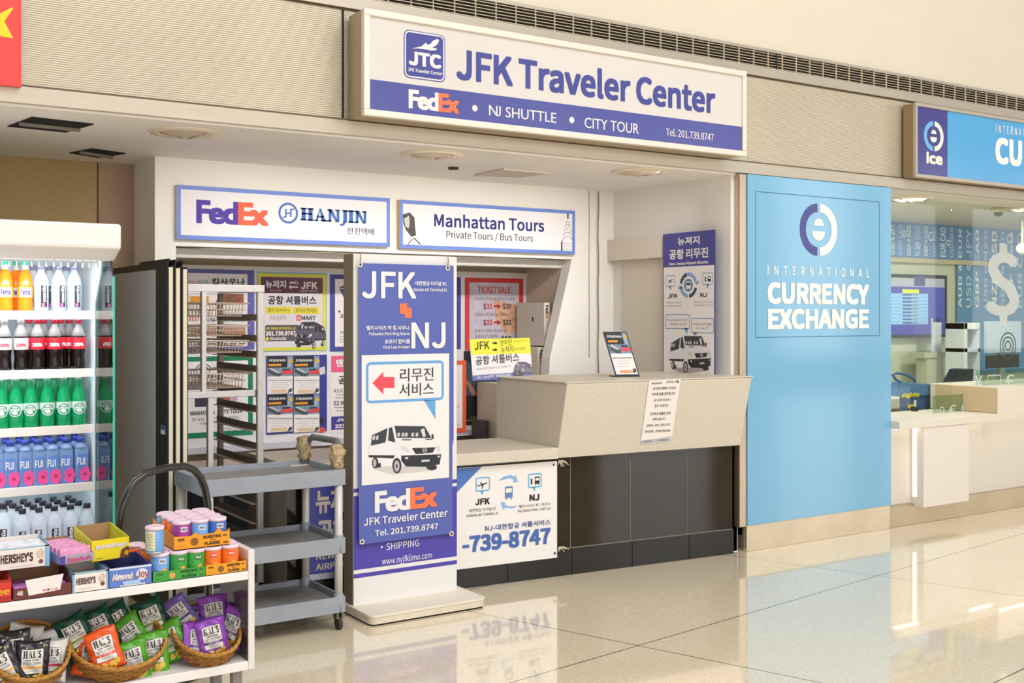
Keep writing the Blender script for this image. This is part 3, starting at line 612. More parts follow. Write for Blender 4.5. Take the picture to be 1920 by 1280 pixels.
t = thing('counter_ledge', 'low speckled stone ledge beside the standing column', 'ledge', (3.2, 5.3, .68))
mb = MB(); cprism(mb, XC0, XCm - .003, -.06, .56, .681, .745, GRAN); mb.build('stone_slab', t, .004)
# raised bar: front face leans outward towards the top
t = thing('bar_counter', 'raised grey stone bar with an outward-leaning front', 'counter', (4.4, 5.3, .68))
mb = MB()
XB1 = 5.075
pr = [(-.04, .682), (-.135, 1.10), (-.135, 1.112), (.60, 1.112), (.60, .682)]
A = [cpt(XCm, d, z) for d, z in pr]; B = [cpt(XB1, d, z) for d, z in pr]
n = len(pr); mb.add(A + B, [list(range(n)), list(range(n, 2 * n))[::-1]] + [[j, j + n, (j + 1) % n + n, (j + 1) % n] for j in range(n)], GRAN); mb.build('stone_bar', t, .003)
mb = MB(); mb.ext([cpt(XCm - .01, -.14, 1.1125), cpt(XB1 + .012, -.14, 1.1125), cpt(XB1 + .012, .6, 1.1125), cpt(XCm - .01, .6, 1.1125)], (0, 0, .008), M('d6cab8', .35, var=.08, vs=150)); mb.build('bar_top', t, .002)

# paper notice taped on the leaning front
fn = (cpt(4.4, -.135, 1.10) - cpt(4.4, -.04, .682)).normalized(); fx = Vector((DX, DY, 0))
S = Sheet(cpt(4.4, -.135, 1.10), fx, fn); S.o = S.o + S.n * .003
t = thing('paper_notice', 'narrow white paper notice taped to the leaning bar front', 'notice', cpt(4.4, -.135, 1.0))
pa = [S.ab(*q) for q in ((1217, 713), (1276, 711), (1261, 823), (1203, 829))]; S.lpoly(pa, M('f0e9e2', .5), 1)
q = [S.ab(*q) for q in ((1204, 825), (1261, 818), (1259, 829), (1202, 833))]; S.lpoly(q, M('d2d4dc', .2, alpha=.6), 1.5)
for i, (tx, x0, x1, y0, y1) in enumerate((('welcome to', 1222, 1242, 715.5, 720), ('JFK NJ 셔틀', 1249, 1273, 713.5, 718.5), ('표지판 안쪽에 기사님이', 1225, 1267, 725, 731), ('자리에 없을 경우입니다', 1223, 1266, 735.5, 741.5), ('곧 오셔서 있사오니', 1227, 1258, 747, 752.5), ('잠시 기다립니다', 1228.5, 1254, 757.5, 763.5), ('도착하신 분들은 먼저', 1220, 1258, 772.5, 778.5), ('부탁드립니다', 1225, 1249, 783, 788.5), ('연락처 : 201-739-8747', 1213.5, 1258, 795, 800), ('카카오톡 : JFKNJShuttle', 1210, 1258, 806, 811.5))): S.text(tx, x0, x1, y0, y1, M('4a3c3a', .6), .02, 2)
S.text('FOREVER', 1206, 1224, 825.5, 828.5, INK, 0); S.text('FOREVER', 1235, 1254, 823.5, 826.5, INK, 0); S.done('paper_sheet', t)
# white banner tied to the counter front
S = Sheet(cpt(3.4, -.02, .4), fx)
t = thing('counter_banner', 'white shuttle banner with a large phone number tied to the black counter front', 'banner', cpt(3.4, 0, .2))
a1, b1 = S.ab(1044.5, 864); _, b0 = S.ab(1044.5, 1045); a0 = S.ab(840, 950)[0]
S.mb.ext([S.W(a, b, 0) for a, b in ((a0, b0), (a1, b0), (a1, b1), (a0, b1))], -S.n * .004, PAPER); S.lpoly([(a0, b0), (a1, b0), (a1, b1), (a0, b1)], PAPER, .5)
BB = M('4e78be', .5); BP = M('4a68ae', .5)
c1, c2 = S.ab(903, 871)[0], S.ab(840, 940)[1]; S.lpoly([(a0, b1 - .002), (c1, b1 - .002), (a0, c2)], BB, 1); S.done('banner_sheet', t); S.auto = ('lettering', t)
S.text('-739-8747', 866.7, 1031.9, 1006, 1037, BP, .045); S.text('NJ-대한항공 셔틀서비스', 909, 1032, 985, 996, M('4a5a90', .5), .02, bbox=True)
S.text('JFK', 891, 918, 935, 947, INK, .05); S.text('NJ', 992.5, 1011, 927, 939, INK, .05); S.text('대한항공 터미널 #1', 879, 930, 954, 960.5, INK, 0); S.text('KOREAN AIR TERMINAL #1', 874.6, 934.5, 964.8, 969.5, M('4a2a30', .5), .01); S.text('팰리사이즈 팍 / 포트리', 973, 1031.4, 946.5, 953, INK, 0); S.text('PALISADES PARK / FORT LEE', 970.6, 1033, 956, 960.5, M('4a2a30', .5), .01); S.auto = None
def bubble(S, x0, y0, x1, y1, tx, m, wd=2.6, l=2, r=.012):
    S.frame(x0, y0, x1, y1, wd, m, l, r); S.poly([(tx[0][0], y1 - wd), (tx[1][0], y1 - wd), tx[2]], m, l)
def plane_icon(S, cx, cy, k, m, l=2.5, tilt=-.35):
    f = lambda p: (cx + k * (p[0] * math.cos(tilt) - p[1] * math.sin(tilt)), cy + k * (p[0] * math.sin(tilt) + p[1] * math.cos(tilt)))
    for pl in ([(-1, -.1), (.9, -.12), (1, 0), (.9, .12), (-1, .1)], [(-.1, 0), (.25, 0), (-.35, .75), (-.55, .75)], [(-.1, 0), (.25, 0), (-.3, -.6), (-.5, -.6)], [(-1, 0), (-.75, 0), (-1.05, -.35), (-1.2, -.35)]): S.poly([f(p) for p in pl], m, l)
def bus_icon(S, cx, cy, k, m, l=2.5, w2=WHITE):
    S.rbox(cx - .6 * k, cy - k, cx + .6 * k, cy + .8 * k, m, l, .004); S.box(cx - .45 * k, cy - .7 * k, cx + .45 * k, cy - .05 * k, w2, l + .4); S.box(cx - .5 * k, cy + .8 * k, cx - .25 * k, cy + k, m, l); S.box(cx + .25 * k, cy + .8 * k, cx + .5 * k, cy + k, m, l)
BUB = M('6fb4e0', .5)
bubble(S, 891.4, 895, 918.8, 922, ((899, 0), (908, 0), (904, 928.5)), BUB); S.done('icon', t); bubble(S, 989.9, 888, 1015.7, 915, ((997, 0), (1005, 0), (1001.5, 921.5)), BUB)
bus_icon(S, 1007, 901, 7.5, INK); S.box(995, 897, 998, 908, INK, 2.5); S.done('icon', t); plane_icon(S, 905, 908, 9, INK); S.done('icon', t)
bus_icon(S, 953.8, 924, 12, M('5a86b8', .5)); S.done('icon', t)
S.poly([(934, 901), (944, 893), (958, 890), (966, 894), (966, 888), (971, 903), (961, 905), (964, 899), (954, 896), (944, 899)], M('8ab4dc', .5), 2.5); S.done('icon', t); S.poly([(971, 948), (960, 953), (948, 951), (943, 955), (938, 940), (948, 942), (946, 946), (956, 949)], M('8ab4dc', .5), 2.5); S.done('icon', t)
def eyelet(S, x, y, par, m='8a8478', r=2.2):
    mb = MB(); p = S.W(*S.ab(x, y), 2); rr = r / F * (p - CAMP).length; n = 14; vs = []
    for rad in (rr, rr * 2): vs += [p + (S.ux * math.cos(6.2832 * k / n) + S.uy * math.sin(6.2832 * k / n)) * rad for k in range(n)]
    mb.add(vs, [[k, (k + 1) % n, (k + 1) % n + n, k + n] for k in range(n)], M(m, .35, metal=.7)); mb.add(vs[:n], [list(range(n))], M('2a2826', .7)); mb.build('eyelet', par, recalc=False)
eyelet(S, 1038, 871, t, r=1.4); eyelet(S, 1040, 1037, t, r=1.4)
def tape(name, lab, pts, th, par=None):
    """crumpled strip of clear tape or string"""
    mb = MB(); mb.tube(pts, th, M('cdbfa0', .4, var=.3, vs=60), 5); o = mb.build(name, par); 
    return o
for k, (x, y) in enumerate(((1046, 867), (1046, 1028))):
    p = S.W(*S.ab(x, y), 6); mb = MB()
    for j in range(7): q = p + fx * (.012 + .01 * j) + UP * random.uniform(-.025, .01); mb.tube([p + UP * random.uniform(-.02, .01), (p + q) / 2 + UP * .012, q], .0025, M('d0c4aa', .4), 5)
    mb.build('tie_string', t)
# blue shuttle sign on the counter front, behind the cart
S = Sheet(cpt(2.5, -.03, .4), fx)
t = thing('blue_sign', 'dark blue shuttle sign standing on a metal strip behind the grey cart', 'sign', cpt(2.5, 0, .1))
S.slab(576, 899, 690, 1080, .01, M('3d4696', .4)); S.box(576, 899, 690, 1080, M('3f4a9c', .35), .5); S.done('sign_board', t)
TN = M('d8cabc', .5); S.text('뉴져지', 592, 672, 918, 963, TN, .04); S.done('lettering', t); S.text('공항', 594, 655, 974, 1020, TN, .05); S.done('lettering', t); S.text('NEW JERSEY', 592.5, 688, 1037, 1049.5, TN, .03); S.done('lettering', t); S.text('AIRPORT', 592, 660, 1057, 1069, TN, .03); S.done('lettering', t)
a0, b0 = S.ab(574, 1088); a1 = S.ab(640, 1088)[0]; mb = MB(); mb.ext([S.W(a0, b0, 20), S.W(a1, b0, 20), S.W(a1, b0, -15), S.W(a0, b0, -15)], (0, 0, .03), M('9a9cac', .3, metal=.7)); mb.build('metal_strip', t)
# ---------------------------------------------------------------- standing column with the hanging banner
YC = 5.085
t = thing('standing_column', 'tall white and blue standing sign column on a low cream base', 'sign column', (2.72, 5.1, 0))
S = Sheet((0, YC, 0)); x0 = S.ab(663, 900)[0]; x1 = S.ab(856.5, 900)[0]; zt = S.ab(663, 475)[1]
mb = MB(); mb.box(x0, YC, .05, x1, YC + .11, zt, M('e9e6e2', .5)); mb.box(x0 - .003, YC + .004, .05, x0, YC + .11, zt, M('8a7c66', .6)); mb.build('column_box', t, .003)
PB = M('5046a8', .5)
z = lambda y: S.ab(663, y)[1]
for a, b, m in ((916, 923.5, PB), (930, 1069, PB), (1076.5, 1084.5, PB)): S.lpoly([(x0, z(b)), (x1, z(b)), (x1, z(a)), (x0, z(a))], m, 1)
S.text('SHIPPING', 724, 785.5, 1018.5, 1031, WHITE, 0); S.ell(715.5, 1025, 2.2, WHITE, 3); S.text('www.nyjfklimo.com', 716, 809.5, 1047, 1058, WHITE, 0); S.done('column_print', t)
zb = .052; B0, B1 = atZ(703, 1172, 0), atZ(897, 1142, 0)
fp = []
bx0, by0, bx1, by1 = 2.405, 4.86, 3.06, 5.22
fp = [(a, b) for a, b in rounded(bx0, by0, bx1, by1, .035)]
mb = MB(); mb.prism(fp, .008, zb - .012, M('e2d6c2', .55, var=.08, vs=25)); mb.prism([(a, b) for a, b in rounded(bx0 - .003, by0 - .003, bx1 + .003, by1, .036)], zb - .012, zb, M('eadfcb', .5, var=.04)); mb.build('base_plinth', t, .002)
mb = MB(); mb.prism([(a, b) for a, b in rounded(bx0 + .006, by0 + .006, bx1 - .006, by1 - .01, .03)], 0, .009, M('16120e', .7)); mb.build('base_foot', t)

# banner (slightly rippled cloth)
S = Sheet((0, YC - .02, 0))
t = thing('hanging_banner', 'narrow blue vinyl shuttle banner with a white van panel hung on the column', 'banner', (2.72, YC - .02, .4))
a0, b1 = S.ab(673, 493); a1 = S.ab(846, 500)[0]; b0 = S.ab(673, 1021)[1]
def rip(a, b): return .5 + .5 * 0
BAN = M('5663ae', .35, bump=.25, bs=5)
nx, ny = 8, 40; vs = []; fs = []
for j in range(ny + 1):
    for i in range(nx + 1):
        a = a0 + (a1 - a0 + (.008 if j < ny / 3 else .016)) * i / nx; b = b0 + (b1 - b0) * j / ny
        vs.append(S.W(a, b, -2 - 1.2 * abs(math.sin(b * 5 + a * 3)) + (3 if j < 2 else 0)))
for j in range(ny):
    for i in range(nx): q = j * (nx + 1) + i; fs.append([q, q + 1, q + nx + 2, q + nx + 1])
S.mb.add(vs, fs, BAN, True); S.done('banner_cloth', t)
WB = M('ece7e4', .4)
S.box(678, 665.7, 842, 910, WB, 1); S.done('white_panel', t); S.auto = ('lettering', t)
S.text('JFK', 678.4, 780, 508, 558.5, WB, .02); S.text('NJ', 771, 835, 604.5, 653, WB, .02); S.text('대한항공 터미널 #1', 778.2, 837, 526.5, 535, WB, .02); S.text('Korean Air Terminal #1', 775.4, 837.8, 539.8, 545.5, WB, .02)
S.text('팰리사이즈 팍 킹 사우나', 686.5, 767.5, 610.5, 619, WB, .02); S.text('Palisades Park King Sauna', 691.6, 767.5, 623, 628.6, WB, .02); S.text('포트리 한아름', 721, 768.4, 636, 644.5, WB, .02); S.text('Fort Lee H-mart', 718.7, 768.4, 647.8, 653.8, WB, .02)
S.text('JFK Traveler Center', 681.6, 839, 971.5, 985.5, WB, .02); S.text('Tel. 201.739.8747', 702.8, 821, 994, 1005, WB, .02); S.auto = None
courier(S, 702.3, 769, 819.4, 921, 961.5, WB, M('f9784e', .4), par=t)
OA = M('f4784a', .5)
S.poly([(749, 569), (764, 568.5), (761.5, 574.5), (771.5, 577.5), (771.5, 596), (757.5, 595), (760, 590), (749.5, 587)], OA, 2); S.done('double_arrow', t)
LB = M('68a6da', .5); S.frame(686, 678.8, 832, 756.5, 5.2, LB, 2, .025); S.poly([(794.4, 750), (816.3, 750), (816.3, 785.5)], LB, 2); S.done('speech_bubble', t)
RA = M('ee4f5c', .5); S.poly([(698, 718), (718.8, 696.5), (718.8, 706.5), (739.5, 706.5), (739.5, 727.3), (718.8, 727.3), (718.8, 739)], RA, 2)
S.done('red_arrow', t)
S.text('리무진', 749.7, 812.7, 690, 715.9, M('3c3a40', .5), .012); S.text('서비스', 748.7, 812.7, 718.5, 743.3, M('3c3a40', .5), .012); S.done('service_lettering', t)
van(S, 690.8, 796, 829, 888); S.done('van_picture', t)
for x, y in ((675.5, 496), (839.5, 502.5), (679, 1015.5), (846.5, 1000)): eyelet(S, x, y, t, 'd8d2c4', 2.4)
for x, y in ((675, 494), (839.5, 500)):
    mb = MB(); p = S.W(*S.ab(x, y), 1); mb.tube([p, p + UP * .03 + Vector((.004, 0, 0)), p + UP * .06], .003, M('a89478', .5), 6); mb.build('hanging_tie', t)

# ---------------------------------------------------------------- grey three-shelf utility cart
t = thing('utility_cart', 'grey three-shelf utility cart with taped push handle in front of the pan rack', 'cart', (1.95, 5.1, 0))
GR = M('999fa8', .45, var=.08, vs=12); GRT = M('8f8a86', .5, var=.2, vs=9); DKG = M('5c6066', .5)
cx0, cx1, cy0, cy1 = 1.60, 2.285, 4.89, 5.33
for zs, lab in ((.765, 'shelf'), (.44, 'shelf'), (.16, 'shelf')):
    mb = MB(); mb.box(cx0 + .012, cy0 + .012, zs - .065, cx1 - .012, cy1 - .012, zs - .03, GR); mb.box(cx0, cy0, zs - .075, cx1, cy0 + .012, zs, GR); mb.box(cx0, cy1 - .012, zs - .075, cx1, cy1, zs, GR); mb.box(cx0, cy0 + .012, zs - .075, cx0 + .012, cy1 - .012, zs, GR); mb.box(cx1 - .012, cy0 + .012, zs - .075, cx1, cy1 - .012, zs, GR)
    mb.box(cx0 + .012, cy0 + .012, zs - .03, cx1 - .012, cy1 - .012, zs - .027, GRT); mb.build('shelf', t, .006)
POST = M('d4cdc8', .4, metal=.15)
for x in (cx0 + .03, cx1 - .026):
    for y in (cy0 + .022, cy1 - .024):
        mb = MB(); mb.tube([(x, y, .1), (x, y, .69)], .019, POST, 16)
        for zs in (.44, .16): mb.tube([(x, y, zs - .07), (x, y, zs + .012)], .023, GR, 16)
        mb.build('post', t)
        mb = MB(); mb.box(x - .018, y - .02, .055, x - .008, y + .02, .1, M('7a7068', .4, metal=.6)); mb.box(x + .008, y - .02, .055, x + .018, y + .02, .1, M('7a7068', .4, metal=.6))
        ca = MB(); cc = mb.build('caster', t); ca.ext([(x - .009, y + .03 * math.cos(R(k * 20)), .032 + .032 * math.sin(R(k * 20))) for k in range(18)], (.018, 0, 0), M('3c3630', .6)); ca.build('wheel', cc)
HD = M('70746f', .5)
hx = cx1 - .03
mb = MB(); mb.tube([(hx - .01, cy1 - .02, .76), (hx, cy1 - .02, .84), (hx + .02, cy1 - .07, .885), (hx + .03, cy0 + .1, .89), (hx + .02, cy0 + .03, .855), (hx - .005, cy0 + .02, .76)], .016, HD, 12); mb.build('push_handle', t)
for y in (cy1 - .022, cy0 + .024):
    mb = MB(); pr = [(.024, .765), (.03, .785), (.026, .805), (.037, .83), (.036, .85), (.03, .872), (.018, .885)]
    vs = []; n = 12
    mb.lathe(pr, M('c2a982', .7, var=.45, vs=50, bump=.8, bs=60), (hx - .004, y, 0), 12)
    for i, v in enumerate(mb.v): v += Vector((random.uniform(-.009, .009), random.uniform(-.009, .009), random.uniform(-.005, .005)))
    mb.build('tape_wrap', t)

# ---------------------------------------------------------------- tall pan rack with sloping rails and wire baskets
t = thing('pan_rack', 'tall pale metal pan rack with rows of rails behind the cart', 'rack', (1.98, 5.9, 0))
RK = M('d9d4d2', .45, metal=.2, var=.06, vs=10); RKD = M('75695a', .6, var=.1)
ry0, ry1 = 5.56, 6.20; rx1 = atY(489, 700, ry0).x; rx0 = atY(383, 700, ry0).x
zt = atY(490, 540, ry0).z; zm = atY(400, 738, ry0).z
mb = MB(); mb.box(rx1 - .016, ry0, .09, rx1 + .016, ry0 + .03, zt, RK); mb.build('front_post', t, .003)
mb = MB(); mb.box(rx0 - .012, ry0, zm, rx0 + .012, ry0 + .03, zt, RK); mb.box(rx0 + .02, ry0, .09, rx0 + .048, ry0 + .03, zm, RK); mb.build('front_post', t, .003)
for x in (rx1, rx0): mb = MB(); mb.box(x - .014, ry1 - .03, .09, x + .014, ry1, zt, RKD); mb.build('rear_post', t, .003)
mb = MB(); mb.box(rx0 - .11, ry0 - .004, zt - .022, rx1 + .02, ry0 + .03, zt + .015, RK); mb.box(rx0 - .11, ry1 - .03, zt - .022, rx1 + .02, ry1, zt + .015, RK); mb.box(rx1 - .015, ry0, zt - .02, rx1 + .018, ry1, zt + .01, RK); mb.build('top_frame', t, .003)
mb = MB(); mb.box(rx0 - .11, ry0 - .004, zm - .02, rx1 - .03, ry0 + .03, zm + .012, RK); mb.build('cross_bar', t, .003)
mb = MB(); mb.box(rx0 + .02, ry0, .085, rx1 + .02, ry1, .115, M('b9bac0', .3, metal=.6)); mb.build('bottom_frame', t, .003)
for x in (rx0, rx1):
    for y in (ry0 + .03, ry1 - .03):
        mb = MB(); mb.ext([(x - .012, y + .036 * math.cos(R(k * 24)), .04 + .04 * math.sin(R(k * 24))) for k in range(15)], (.024, 0, 0), M('8a8a90', .4)); mb.build('caster', t)
zr = [atY(488, y, ry0).z for y in (597, 636, 666, 693, 739, 768, 803, 838, 868)]; zr += [zr[-1] - .1 * k for k in range(1, 7)]
for k, zz in enumerate(zr):
    if zz < .16: continue
    for x, sg in ((rx1 - .016, -1),):
        mb = MB(); mb.box(min(x, x + sg * .004), ry0 + .01, zz - .012, max(x, x + sg * .004), ry1 - .01, zz + .022, RKD); mb.box(min(x, x + sg * .03), ry0 + .01, zz - .014, max(x, x + sg * .03), ry1 - .01, zz - .011, M('b5a893', .5)); mb.build('rail', t)
# wire baskets hung at the rack's open side
WIRE = M('cdbaaa', .4, metal=.2)
def wire_basket(lab, yt, yb, x0=357, x1=474):
    y0, y1 = ry0 + .04, ry1 - .06; a = atY(x0, yt, y0); b = atY(x1, yt, y0); zt_, zb_ = a.z, atY(x0, yb, y0).z; X0, X1 = a.x, min(b.x, rx1 - .05)
    t = thing('wire_basket', lab, 'wire basket', (X0, y0, zb_), 'wire baskets in the rack')
    mb = MB()
    for zz in (zt_, (zt_ + zb_) / 2, zb_):
        k = .03 * (zt_ - zz) / max(zt_ - zb_, .01); mb.tube([(X0, y0 + k, zz), (X1 - k, y0 + k, zz), (X1 - k, y1 - k, zz), (X0, y1 - k, zz)], .005 if zz == zt_ else .0035, WIRE, 6, True)
    mb.build('rim', t)
    mb = MB(); n = 16
    for j in range(n + 1):
        x = X0 + (X1 - .03 - X0) * j / n; mb.tube([(x, y0, zt_), (x, y0 + .03, zb_), (x, y1 - .03, zb_), (x, y1, zt_)], .003, WIRE, 5)
    for j in range(1, 18): y = y0 + .03 + (y1 - y0 - .06) * j / 18; mb.tube([(X0, y, zb_), (X1 - .03, y, zb_)], .0028, WIRE, 5)
    mb.build('wire_mesh', t)
wire_basket('topmost wire basket in the pan rack', 568, 592); wire_basket('second wire basket down in the pan rack', 611, 630); wire_basket('third wire basket down in the pan rack', 640, 662); wire_basket('lowest wire basket, just above the rack cross bar', 703, 730)

# ---------------------------------------------------------------- folded boards standing in a row
BX = atY(314, 489, 5.4).x; zB = atY(314, 489, 5.4).z
DKB = M('2b2d33', .5); FELT = M('c8c5c4', .85, var=.12, vs=60, bump=.2, bs=300); CRM = M('e3d6bd', .55)
bw = (atY(354, 600, 5.4).x - BX) / 3
for k in range(3):
    t = thing('folded_panel', ['grey-faced folding panel with black frame, facing the drinks cooler', 'middle folding panel of the three stood on edge', 'third folding panel, closest to the pan rack'][k], 'folding panel', (BX + bw * k, 5.4, 0), 'folding panels stood on edge')
    xa = BX + bw * k; zk = zB - .004 * k; ye = 6.42
    mb = MB(); mb.box(xa, 5.4, .02, xa + bw * .16, ye, zk, DKB); mb.build('frame', t, .002)
    mb = MB(); mb.box(xa + bw * .16, 5.392, .03, xa + bw * .68, ye, zk - .03, CRM); mb.box(xa + bw * .68, 5.41, .03, xa + bw * .97, ye, zk - .02, M('3a332c', .6)); mb.build('board_edge', t)
    if k == 0:
        mb = MB(); mb.box(xa - .004, 5.60, .1, xa, ye - .02, zk - .035, FELT); mb.build('felt_face', t)
        mb = MB(); p = atX(302, 795, xa); q = atX(311, 815, xa); mb.box(xa - .003, q.y, q.z, xa - .0005, p.y, p.z, M('5a6a8a', .4)); mb.box(xa - .004, q.y + .01, q.z, xa - .0008, p.y - .01, q.z + .02, WHITE); mb.build('sticker', t)
    mb = MB(); mb.box(xa + .001, 5.398, zk - .003, xa + bw * .45, 5.9, zk + .012, M('1c1c20', .5)); mb.build('corner_cap', t, .003)

# ---------------------------------------------------------------- black hand truck
A0 = atY(222, 975, 4.60); A1 = atY(391, 965, 4.78)
t = thing('hand_truck', 'black tubular hand truck loop behind the snack shelf', 'hand truck', ((A0.x + A1.x) / 2, 4.7, 0))
D = Vector((A1.x - A0.x, A1.y - A0.y, 0)); zt = .862; pts = []
for k in range(0, 13):
    th = R(180 - 15 * k); u = .5 + .5 * math.copysign(abs(math.cos(th)) ** .62, math.cos(th)); zz = zt - .30 + .30 * abs(math.sin(th)) ** .75
    pts.append(Vector((A0.x, A0.y, 0)) + D * u + UP * (zz + .02 * (u - .5)))
mb = MB(); mb.tube([(A0.x, A0.y, .06)] + pts + [(A1.x, A1.y, .06)], .016, M('26241f', .2, metal=.3, coat=.6), 14); mb.build('tube_handle', t)
mb = MB()
for zz in (.2, .45): mb.tube([(A0.x, A0.y, zz), (A1.x, A1.y, zz)], .013, M('26241f', .3), 10)
mb.build('cross_tubes', t)
mb = MB(); c = (Vector((A0.x, A0.y, 0)) + Vector((A1.x, A1.y, 0))) / 2; q = Vector((D.y, -D.x, 0)).normalized(); u = D.normalized() * .2
mb.ext([c - u, c + u, c + u + q * .16, c - u + q * .16], (0, 0, .012), M('26241f', .4)); mb.build('toe_plate', t)
for s in (A0, A1):
    mb = MB(); e = Vector((s.x, s.y, .075)) - q * .05; d1 = D.normalized(); mb.ext([e - d1 * .02 + (q * math.cos(R(k * 20)) + UP * math.sin(R(k * 20))) * .075 for k in range(18)], d1 * .04, M('1a1a1a', .7)); mb.build('wheel', t)

# ---------------------------------------------------------------- things on and around the bar
t = thing('shuttle_card', 'yellow and white shuttle card clipped at the bar end before the ticket poster', 'card', (3.8, 5.74, 1.12))
up = Vector((-.055, .0, 1)).normalized(); S = Sheet((3.78, cpt(3.76, .56, 0).y, 1.121), Vector((1, 0, .055)), up); S.n = S.ux.cross(S.uy)
q = [S.ab(*p) for p in ((887, 713.5), (999, 710.5), (993, 633), (880.5, 636))]
S.mb.ext([S.W(a, b, 0) for a, b in q], -S.n * .004, PAPER); S.lpoly(q, M('ece8e8', .4), .6)
S.poly([(880.5, 636), (993, 633), (995.5, 662), (883.3, 665.5)], M('ece64a', .4), 1); S.poly([(886, 704), (998, 696), (999, 710.5), (887, 713.5)], M('7078b8', .4), 1)
S.text('JFK', 889, 917, 641, 656, M('4a4a2a', .5), .02); S.line(923, 643, 929, 643, 2.5, INK, 3); S.poly([(928, 640), (933, 643), (928, 646)], INK, 3); S.line(923, 655.5, 929, 655.5, 2.5, INK, 3); S.poly([(928, 652.5), (933, 655.5), (928, 658.5)], INK, 3)
S.text('맨하탄', 937, 960, 637, 648, M('6a6a30', .5), 0); S.text('뉴저지', 939, 962, 649.5, 661, M('6a6a30', .5), .01); S.text('MANHATTAN', 963, 986, 638.5, 641.5, M('b8b050', .5), 0); S.text('NEW JERSEY', 964, 986, 652.5, 656, M('9a9440', .5), 0)
S.text('공항 셔틀버스', 891, 973, 668, 685, M('4a4650', .5), .015); S.text('AIRPORT SHUTTLE SERVICE', 893, 958, 690, 694, M('9a96a4', .5), 0); S.text('JFK TRAVELER CENTER, LLC', 894, 945, 701, 704, WHITE, .02); S.text('201.739.8747  jfknjshuttle', 894, 958, 706, 710.5, WHITE, .02)
van(S, 998, 678, 961, 709, body='8a8494', glass='6a6474', trim='5a5462', ground=None); S.done('card_sheet', t)
mb = MB(); p = cpt(3.775, .565, 1.1206); mb.box(p.x - .02, p.y - .004, p.z, p.x + .16, p.y + .02, p.z + .018, M('b0a898', .4)); mb.build('card_clip', t)
# flyer holder
t = thing('flyer_holder', 'slanted clear flyer holder with a black edge standing on the bar top', 'flyer holder', cpt(4.3, .1, 1.121))
base = cpt(4.25, .12, 1.123); tilt = R(17); ux = Vector((DX, DY, 0)).normalized(); uy = (UP * math.cos(tilt) + Vector((DY * -1, DX, 0)).normalized() * -0 + Vector((-DY, DX, 0)) * 0 + Vector((math.sin(PA), math.cos(PA), 0)) * math.sin(tilt)).normalized()
bl = atZ(1155, 706, 1.123); S = Sheet(bl, Vector((.95, -.31, 0)), (UP * math.cos(tilt) + Vector((.31, .95, 0)) * math.sin(tilt) + Vector((-.18, .06, 0))).normalized())
Lx = .155; Ly = .29
S.mb.ext([S.W(a, b, 0) for a, b in ((0, .004), (Lx, .004), (Lx, Ly), (0, Ly))], -S.n * .006, M('202226', .3)); S.done('black_frame', t)
a_, b_ = .007, .012
class Loc(Sheet):
    """sheet addressed with its own unit square instead of photo pixels"""
    def ab(s, x, y): return s.x0 + x * s.w, s.y1 - y * s.h
L_ = Loc(S.o, S.ux, S.uy); L_.x0, L_.w, L_.y1, L_.h = .007, Lx - .014, Ly - .006, Ly - .02
def flyer_unit(L):
    L.box(0, 0, 1, 1, PAPER, .5); L.box(0, 0, 1, .5, M('7f96ae', .5, var=.25, vs=40), 1); L.box(0, 0, .78, .28, M('22242e', .5), 1.5); L.text('JFK Shuttle Service', .06, .74, .06, .12, WHITE, .03); L.box(.06, .18, .5, .23, M('e8982e', .5), 2)
    L.poly([(.82, .02), (.95, .05), (.97, .28), (.8, .28)], M('9ab0bc', .5), 2); L.ell(.92, .1, .04, M('d8b040', .5), 2.4, 12)
    L.poly([(.05, .32), (.15, .27), (.55, .4), (.5, .5), (.3, .5), (.05, .42)], M('4a5258', .5), 2); L.poly([(.08, .32), (.16, .28), (.5, .4), (.35, .41)], M('d0d0d4', .5), 2.3); L.box(.58, .36, .98, .45, M('e0484a', .5), 2); L.box(.58, .3, .9, .35, M('2c3450', .5), 2)
    L.box(.04, .6, .96, .618, M('3a3a42', .5), 2); L.box(.25, .6, .5, .62, M('c86878', .5), 2.4)
    for k in range(3): L.box(.15, .68 + k * .06, .85 - k * .1, .69 + k * .06, M('c0b4b8', .5), 2)
    L.box(.2, .9, .75, .97, M('e8a070', .5), 2); L.poly([(.76, .97), (.84, .87), (.98, .86), (.96, .95)], M('4a4a52', .5), 2)
flyer_unit(L_); L_.done('flyer_sheet', t)
mb = MB(); fo = [S.W(0, .002, 3), S.W(Lx, .002, 3), S.W(Lx, .002, 3) + Vector((.02, .09, 0)), S.W(0, .002, 3) + Vector((.02, .09, 0))]; fo = [Vector((p.x, p.y, 1.1215)) for p in fo]; mb.ext(fo, (0, 0, .006), M('2a2c30', .3)); mb.build('foot', t)
